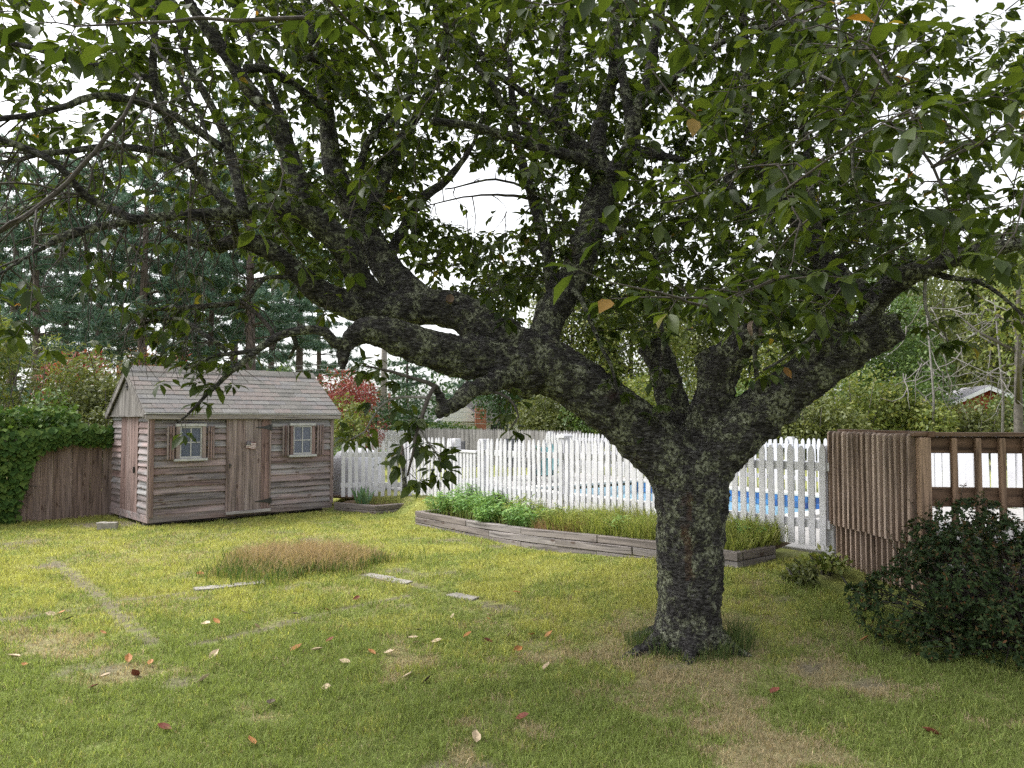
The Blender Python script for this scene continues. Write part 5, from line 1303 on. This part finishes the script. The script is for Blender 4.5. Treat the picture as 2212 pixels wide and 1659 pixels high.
# little horse silhouette on the far fence
hs = F(.35, 6.42, 1.0)
horse = prism([(-.10, .0), (-.085, .0), (-.08, .06), (-.04, .075), (.04, .07), (.05, .0), (.065, .0), (.07, .07), (.085, .11), (.12, .15), (.155, .15), (.16, .165), (.125, .195), (.105, .20), (.07, .15), (.0, .135), (-.08, .14), (-.11, .12), (-.125, .06), (-.115, .06), (-.105, .1)], .02, BLACK_IRON, 'ornament')
o = O('horse_ornament', horse, None, hs, (0, 0, FRZ)); prop(o, 'small black horse silhouette fixed on the far white fence', 'ornament')

# ------------------------------------------------------------------ plants in the beds
PLANT = leaf_mat('perennial_leaf', [(0, (0.114, 0.229, 0.061)), (.5, (0.182, 0.334, 0.091)), (1, (0.320, 0.456, 0.130))], .3, (1.3, 1.3, .8, 1))
PLANT2 = leaf_mat('yellow_weed_leaf', [(0, (0.146, 0.213, 0.045)), (.6, (0.235, 0.292, 0.067)), (1, (0.348, 0.359, 0.101))], .3, (1.3, 1.3, .8, 1))
def bed_z(a): return .17+.16*float(smooth((a+4.5)/4.5))
def perennial(a, b, h, r, mat, label, stems=46, leaf=.085, shape=LEAF_L):
    root = E('garden_plant', F(a, b, bed_z(a)+.03), rng.random()*6, label, 'plant', 'leafy plants in the long bed')
    V = []; Q = []; lp_ = []; ld_ = []
    for k in range(stems):
        an = rng.random()*6.28; rr = r*math.sqrt(rng.random()); hh = h*(1-.35*(rr/r)**2)*rng.uniform(.7, 1.08)
        b0_ = Vector((rr*.5*math.cos(an), rr*.5*math.sin(an), -.05)); tp = Vector((rr*math.cos(an), rr*math.sin(an), hh)); md = (b0_+tp)*.5+Vector(rng.normal(0, .015, 3))
        a_, b_, c_ = tube_arrays([(b0_, .004), (md, .0035), (tp, .002)], 4, False, len(V)); V += a_; Q += b_
        for j in range(int(10+h*22)):
            t = .25+.75*rng.random(); p = (b0_*(1-t)+tp*t); lp_.append(tuple(p)); an2 = rng.random()*6.28
            ld_.append((math.cos(an2), math.sin(an2), rng.normal(.15, .3)))
    o = O('stems', M_py('stems', V, Q, PLANT, True), root); o['kind'] = 'stuff'
    lp_ = np.array(lp_); ld_ = np.array(ld_); n = len(lp_)
    c = O('foliage', leaf_mesh('foliage', lp_, ld_, norm(rng.normal(0, .35, (n, 3))+np.array((0, 0, 1))), leaf*(.6+.7*rng.random(n)), shape, mat, 1.25), root); c['kind'] = 'stuff'
perennial(-5.55, -.52, .34, .34, PLANT, 'bushy green plant at the left end of the long bed')
perennial(-5.0, -.45, .38, .36, PLANT, 'leafy plant second from the left end of the long bed')
perennial(-4.45, -.42, .40, .36, PLANT, 'tall leafy plant below the gate post in the long bed')
perennial(-3.9, -.28, .36, .34, PLANT2, 'yellow green plant against the pickets in the long bed')
perennial(-5.5, -.08, .46, .3, PLANT, 'tall plant in front of the gate')
perennial(-4.8, .0, .38, .26, MID, 'dark green plant touching the pickets right of the gate', shape=LEAF_S, leaf=.06)
perennial(-3.55, -.58, .30, .34, PLANT, 'low leafy plant overhanging the timbers near the bed centre')
perennial(-4.2, -.66, .26, .26, PLANT, 'low plant spilling over the front timber')
perennial(-3.05, -.42, .28, .3, PLANT2, 'pale plant beside the pinkish grass of the bed')
perennial(-2.35, -.3, .26, .26, PLANT2, 'low pale weed in the grass left of the trunk', 26)
perennial(-1.75, -.5, .22, .24, PLANT, 'small green weed in the bed grass just left of the trunk', 22)
perennial(-.75, -.35, .28, .26, PLANT2, 'leafy weed in the bed grass just right of the trunk', 26)
perennial(-.3, -.22, .24, .22, PLANT, 'green weed beside the last pickets of the bed', 22)
# weeds and tall grass filling the rest of the bed
def tall_grass(name, n, sampler, hfun, cols, width, label, spread=.35, cat='grass', parent=None, seedheads=None):
    pos = sampler(n); n = len(pos); h = hfun(pos)*(.55+.6*rng.random(n))
    la = rng.random(n)*6.28; ld_ = np.stack([np.cos(la), np.sin(la), np.zeros(n)], 1); lean = spread*(.2+rng.random(n))
    sa = rng.random(n)*6.28; sd = np.stack([np.cos(sa), np.sin(sa), np.zeros(n)], 1); w = width*(.6+.7*rng.random(n))
    up = np.array((0, 0, 1.0))
    p0 = pos-up*.02; p1 = pos+up*(h*.55)[:, None]+ld_*(h*lean*.3)[:, None]; p2 = pos+up*(h*(1-.3*lean))[:, None]+ld_*(h*lean)[:, None]
    ci = rng.random(n); cb = np.array([c for _, c in cols]); cp = np.array([p for p, _ in cols])
    tip = np.stack([np.interp(ci, cp, cb[:, j]) for j in range(3)], 1)
    c0 = tip; V = np.stack([p0-sd*(w*.5)[:, None], p0+sd*(w*.5)[:, None], p1-sd*(w*.42)[:, None], p1+sd*(w*.42)[:, None], p2], 1).reshape(-1, 3)
    o5 = (np.arange(n)*5)[:, None]
    C = np.repeat(c0[:, None, :], 5, axis=1)
    if seedheads is not None:
        C[:, 2:4] = C[:, 2:4]*.5+np.array(seedheads)*.5; C[:, 4] = seedheads
    me = M_np(name, V, [np.array([[0, 1, 3, 2]])+o5, np.array([[2, 3, 4]])+o5], GRASS, False, C.reshape(-1, 3))
    o = O(name, me, parent); o['kind'] = 'stuff'
    if parent is None: prop(o, label, cat)
    return o
def bed_sampler(a0, a1, b0=-.76, b1=.1):
    def f_(n):
        a = a0+(a1-a0)*rng.random(n); b = b0+(b1-b0)*rng.random(n)
        q = FO[None]+a[:, None]*E1+b[:, None]*E2
        z = .15+.16*smooth((a+4.5)/4.5)+.07*(b-b0)/(b1-b0)
        return np.stack([q[:, 0], q[:, 1], z], 1)
    return f_
tall_grass('weed_grass', 9500, bed_sampler(-2.9, -.02), lambda p: .12+.36*fbm(p[:, 0], p[:, 1], 4.0, 55), [(0, (.13, .18, .045)), (.6, (.31, .35, .09)), (1, (.38, .36, .15))], .008, 'long yellow green grass filling the right half of the long bed', 1.1)
tall_grass('weed_grass', 900, bed_sampler(-3.15, -2.3, -.78, -.5), lambda p: np.full(len(p), .2), [(0, (.22, .14, .08)), (.6, (.3, .18, .11)), (1, (.3, .24, .13))], .004, 'pinkish brown wispy grass near the middle of the long bed', .6)
tall_grass('weed_grass', 1500, bed_sampler(-5.9, -2.7), lambda p: np.full(len(p), .22), [(0, (.12, .18, .05)), (1, (.27, .29, .09))], .006, 'loose grass growing between the leafy plants of the bed', .6)
tall_grass('weed_grass', 420, bed_sampler(-4.6, -.3, -.15, .1), lambda p: np.full(len(p), .46), [(0, (.3, .3, .12)), (1, (.45, .40, .24))], .004, 'tall straw coloured stalks standing along the pickets', .3)
def sb_sampler(n):
    u = rng.random(n); w = rng.random(n)
    p = (np.array((cA.x, cA.y))*(1-u)[:, None]+np.array((cC.x, cC.y))*u[:, None]); c = np.array((cB.x, cB.y+.08))*w[:, None]+np.array((-2.35, 14.6))*(1-w)[:, None]
    q = p*.55+c*.45; return np.stack([q[:, 0], q[:, 1], np.full(n, zb2+.11)], 1)
tall_grass('weed_grass', 900, sb_sampler, lambda p: np.full(len(p), .15), [(0, (.14, .19, .05)), (1, (.3, .29, .11))], .006, 'short weeds in the small bed at the shed corner', .7)
iris = E('garden_plant', (-2.62, 13.62, zb2+.1), 0, 'spiky blue green iris clump in the small bed', 'plant')
n = 26; an = rng.random(n)*6.28
pos = np.stack([.09*np.cos(an), .06*np.sin(an), np.zeros(n)-.02], 1); d = norm(np.stack([np.cos(an)*.28, np.sin(an)*.28, np.ones(n)], 1))
O('foliage', leaf_mesh('foliage', pos, d, norm(rng.normal(0, 1, (n, 3))), .26+.14*rng.random(n), LEAF_L, leaf_mat('iris_leaf', [(0, (.08, .16, .08)), (1, (.16, .25, .13))], .2), .8), iris)
# small tree stump-like sapling stem in the corner of the picket fence
sap = E('sapling', (-1.95, 13.97, .16), 0, 'lichen covered young tree stem at the picket fence corner', 'tree')
O('trunk', tube_mesh('trunk', [(Vector((0, 0, -.1)), .05), (Vector((.01, 0, .3)), .045), (Vector((-.02, 0, .75)), .05), (Vector((-.06, .02, 1.0)), .03)], 9, BARK), sap)
br = E('brick', (-1.9, 13.95, zb2+.1), .4, 'single red brick at the foot of the picket fence corner', 'brick')
O('body', box(-.1, .1, -.05, .05, 0, .12, BRICK, 'brick', .006), br)
# weeds by the deck end of the bed
shrub(1775, 7.2, .22, .26, LIME, 'low weedy clump between bed corner and deck screen', 260, .06, 7, .02, 'plant')
shrub(1720, 6.95, .14, .2, OLIVE, 'tuft of trailing weeds at the bed timber corner', 700, .05, 6, .0, 'plant')

# ------------------------------------------------------------------ seeding grass patch in the lawn
pc = PG(650, 1215)
patch = E('grass_patch', (pc.x, pc.y, pc.z), 0, 'tan pink seeding ornamental grass patch in the mown lawn', 'grass patch')
def patch_sampler(n):
    an = rng.random(n)*6.28; r = rng.random(n)**.58*(1+.18*np.sin(an*3+1)+.14*np.sin(an*7)+.1*rng.normal(0, 1, n))
    x = .9*r*np.cos(an); y = .92*r*np.sin(an)
    return np.stack([x, y, np.zeros(n)], 1)
tall_grass('seed_stalks', 5200, patch_sampler, lambda p: .34*(.3+.95*fbm(p[:, 0], p[:, 1], 3.2, 51))*(1.05-.6*np.hypot(p[:, 0]/.95, p[:, 1]/.95)**2), [(0, (.26, .24, .10)), (.5, (.36, .29, .16)), (1, (.40, .36, .19))], .005, '', .75, parent=patch, seedheads=(.40, .27, .185))
tall_grass('green_blades', 5200, lambda n: (lambda p: p[(p[:, 1] < -.15+.5*rng.random(len(p))) | (rng.random(len(p)) < .3)]*np.array((1.06, 1.1, 1)))(patch_sampler(n)), lambda p: np.full(len(p), .16), [(0, (.055, .10, .03)), (.6, (.10, .15, .04)), (1, (.2, .22, .07))], .007, '', .9, parent=patch)
# long grass round the trunk foot
tg = E('grass_tuft', TREE, 0, 'long dark green grass tuft around the cherry trunk foot', 'grass tuft')
def trunk_sampler(n):
    an = rng.random(n)*6.28; r = .27+.16*rng.random(n)**1.3; keep = (np.sin(an) < .35)
    x = r*np.cos(an)*1.05; y = r*np.sin(an); p = np.stack([x, y, gz(TREE.x+x, TREE.y+y)-TREE.z], 1); return p[keep]
tall_grass('blades', 1500, trunk_sampler, lambda p: .05+.17*vnoise(p[:, 0], p[:, 1], 5.5, 81)+.06*(np.abs(p[:, 0]) > .22), [(0, (.05, .085, .03)), (.6, (.09, .13, .045)), (1, (.2, .2, .09))], .0042, '', .8, parent=tg)

# ------------------------------------------------------------------ dark azalea bush by the deck
bc = Vector((3.62, 5.55, 0)); bc.z = gz1(bc.x, bc.y)
bush = E('azalea_bush', bc, 0, 'dense dark green azalea bush in front of the deck', 'bush')
AZ = leaf_mat('azalea_leaf', [(0, (.018, .034, .014)), (.5, (.032, .056, .02)), (.85, (.055, .085, .028)), (.94, (.09, .065, .025)), (1, (.14, .06, .028))], .15, (1.3, 1.3, .8, 1), .55, spec=.15)
bush.location.x += .12
cl = []
for cx_, cy_, cz_, rx_, rz_ in ((0, 0, .38, .95, .55), (-.55, .1, .42, .6, .42), (.45, -.15, .45, .8, .55), (-.95, .05, .28, .45, .3), (.9, -.3, .4, .7, .6), (-.15, .35, .5, .7, .5), (-.3, -.45, .22, .6, .3), (.35, -.55, .22, .7, .32), (.75, .3, .5, .7, .5), (1.5, -.2, .4, .7, .6), (-.85, -.25, .12, .3, .16)):
    cl.append(((cx_, cy_, cz_), (rx_*.72, rx_*.58, rz_*.9)))
    for _ in range(5):
        dq = rand_dirs(1)[0]; s_q = rng.uniform(.22, .4); cl.append(((cx_+dq[0]*rx_*.6, cy_+dq[1]*rx_*.5, max(.12, cz_+abs(dq[2])*rz_*.75)), (rx_*s_q, rx_*s_q*.85, rz_*s_q)))
nr = 15000; cpos, cout = clump_cloud(nr, cl, .72)
inside = np.zeros(nr, bool)
for c_, r_ in cl: inside |= (((cpos-np.array(c_))/np.array(r_))**2).sum(1) < .42
cpos, cout = cpos[~inside & (cpos[:, 2] > .0)], cout[~inside & (cpos[:, 2] > .0)]
nr = len(cpos); per = 7
ax = norm(cout+np.array((0, 0, .55))+rng.normal(0, .3, (nr, 3)))
pos = np.repeat(cpos, per, 0); axr = np.repeat(ax, per, 0); n = len(pos)
rd = norm(np.cross(axr, rand_dirs(n))); tilt = rng.uniform(.15, .9, (n, 1))
d = norm(rd+axr*tilt); nn = norm(axr-d*.2+rng.normal(0, .15, (n, 3)))
o = O('foliage', leaf_mesh('foliage', pos, d, nn, .024+.022*rng.random(n), LEAF_S, AZ, .8), bush); o['kind'] = 'stuff'
V = []; Q = []
for i in range(0, nr, 14):
    p = Vector(cpos[i])*.93; b0_ = Vector((p.x*.45, p.y*.45, max(.02, p.z*.35)))
    a, b, c = tube_arrays([(b0_, .006), ((b0_+p)*.5+Vector(rng.normal(0, .03, 3)), .0045), (p, .002)], 4, False, len(V)); V += a; Q += b
o = O('stems', M_py('stems', V, Q, TWIG, True), bush); o['kind'] = 'stuff'
# loose shoots standing out of the bush
top = cpos[(cpos[:, 2] > .45)]; V = []; Q = []; sp_ = []; sd_ = []
for i in range(120):
    p = Vector(top[rng.integers(len(top))]); dr = Vector((p.x*.25+rng.normal(0, .35), p.y*.25+rng.normal(0, .35), 1)).normalized(); L_ = rng.uniform(.08, .24)
    e = p+dr*L_; a, b, c = tube_arrays([(p-dr*.12, .0035), (e, .0016)], 4, False, len(V)); V += a; Q += b
    for j in range(13):
        t = rng.random()**.6; q = p+dr*L_*t; an = rng.random()*6.28; sp_.append(tuple(q)); sd_.append((math.cos(an), math.sin(an), .6))
o = O('stems', M_py('stems', V, Q, TWIG, True), bush); o['kind'] = 'stuff'
AZ2 = leaf_mat('azalea_new_leaf', [(0, (.04, .06, .02)), (.5, (.08, .075, .025)), (1, (.13, .06, .03))], .2, (1.3, 1.2, .8, 1), .5, spec=.2)
sp_ = np.array(sp_); o = O('foliage', leaf_mesh('shoots', sp_, np.array(sd_), norm(rng.normal(0, .4, (len(sp_), 3))+np.array((0, 0, 1))), .022+.018*rng.random(len(sp_)), LEAF_S, AZ2, .8), bush); o['kind'] = 'stuff'
# hose end and twig on the ground
hpts = [(PG(1815, 1252)+Vector((0, 0, .05)), .008), (PG(1835, 1275)+Vector((0, 0, .035)), .008), (PG(1865, 1290)+Vector((0, 0, .02)), .008), (PG(1910, 1302)+Vector((0, 0, .015)), .008), (PG(1950, 1310)+Vector((0, 0, .02)), .008)]
prop(O('hose', tube_mesh('hose', catmull(hpts, .03), 7, BLACK_IRON)), 'bent black hose end sticking out from under the azalea', 'hose')
# stone block by the shed, flat stones in the old path lines
def rough_stone(name, loc, sx, sy, sz, rz, mat, seed):
    bm = bmesh.new(); bmesh.ops.create_cube(bm, size=1); bmesh.ops.subdivide_edges(bm, edges=bm.edges, cuts=3, use_grid_fill=True)
    for v in bm.verts:
        v.co = Vector((v.co.x*sx, v.co.y*sy, (v.co.z+.5)*sz)); k = mnoise.noise_vector(v.co*9+Vector((seed, 0, 0))); v.co += Vector((k.x*sx*.07, k.y*sy*.07, k.z*sz*.12))
    me = bpy.data.meshes.new(name); bm.to_mesh(me); bm.free(); me.materials.append(mat)
    return O(name, me, None, loc, (0, 0, rz))
p = PG(232, 1143); prop(rough_stone('stone_block', p-Vector((0, 0, .02)), .26, .18, .12, .3, STONE, 1), 'pale rough stone block on the ground beside the shed', 'stone')
for i, (x, y, sx, lab) in enumerate([(488, 1268, .55, 'pale flat stone sunk in the lawn left of the seeding grass'), (540, 1262, .3, 'small flat stone touching the seeding grass patch'), (818, 1247, .34, 'whitish flat stone at the right end of the seeding grass'), (858, 1256, .34, 'flat stone continuing right from the whitish one'), (1000, 1290, .3, 'worn flat stone along the lawn line toward the trunk')]):
    p = PG(x, y); rz = .45 if i < 2 else -.65
    prop(rough_stone('flat_stone', p-Vector((0, 0, .028)), sx, .13, .042, rz, STONE, i+3), lab, 'stone')

# ------------------------------------------------------------------ fallen leaves
LV = [(265,283,'o'),(220,290,'t'),(298,310,'d'),(865,115,'o'),(60,477,'t'),(105,513,'o'),(445,372,'o'),(555,487,'o'),(650,503,'o'),(925,468,'t'),(890,335,'t'),(935,322,'o'),(1055,283,'t'),(1275,290,'d'),(1280,440,'o'),(1370,448,'t'),(1425,403,'r'),(1605,460,'o'),(1680,457,'t'),(1490,498,'t'),(880,578,'t'),(455,563,'t'),(405,610,'r'),(1410,612,'t'),(1760,558,'t'),(1845,578,'d'),(1170,680,'d'),(710,790,'r'),(1085,850,'o'),(2055,832,'t'),(1955,300,'t'),(2115,298,'t'),(2112,314,'o'),(1810,360,'d'),(1785,392,'t'),(1795,416,'t'),(1885,410,'t'),(2020,385,'o'),(2108,410,'r'),(2140,240,'t'),(2200,383,'t'),(1415,272,'r'),(1540,220,'r'),(585,550,'r'),(1110,345,'t')]
LV = [(x/2, 1188+y/2, c) for x, y, c in LV]+[(1106+x/2, 1188+y/2, c) for x, y, c in [(20,195,'o'),(85,382,'o'),(158,380,'o'),(25,445,'o'),(45,745,'r'),(215,408,'t'),(1135,630,'r'),(1523,400,'o'),(1870,350,'o'),(1815,810,'r'),(150,522,'t')]]
FC = {'o': ('orange', (.36, .16, .05)), 't': ('pale tan', (.46, .36, .24)), 'r': ('reddish brown', (.17, .05, .03)), 'd': ('dark brown', (.085, .06, .04))}
for key, (nm, colr) in FC.items():
    mt = plain('fallen_leaf_'+nm.replace(' ', '_'), colr, .7, .3, 14)
    pts = [(PG(x, y)) for x, y, c in LV if c == key]
    pts.sort(key=lambda p: (p.xy-TREE.xy).length)
    for i, p in enumerate(pts):
        T = LEAF_O['v']; cu = rng.uniform(.3, 1.3); v = [(a-.5, b*1.05, .25*cu*(2*abs(b))+cu*.35*(a-.5)**2+.01) for a, b, c in T]
        top = len(v); v += [(a, b, c-.02) for a, b, c in v]
        f = [(0,5,1),(6,7,2),(0,3,5),(6,4,7),(5,6,2,1),(5,3,4,6)]; f += [tuple(i_+top for i_ in q[::-1]) for q in f]
        per_ = [0, 1, 2, 7, 4, 3]; f += [(per_[k], per_[(k+1) % 6], per_[(k+1) % 6]+top, per_[k]+top) for k in range(6)]
        s = rng.uniform(.062, .09)*(1+.02*p.y)
        o = O('fallen_leaf', M_py('fallen_leaf', [(a*s, b*s, c*s) for a, b, c in v], f, mt), None, p+Vector((0, 0, .027)), (rng.normal(0, .35), rng.normal(0, .35), rng.random()*6.28))
        w = 'closest' if i == 0 else ORD[i]+' closest' if i < len(ORD) else 'farthest'
        prop(o, '%s fallen leaf, %s to the trunk among %s ones' % (nm, w, nm), 'leaf', 'fallen leaves on the lawn')
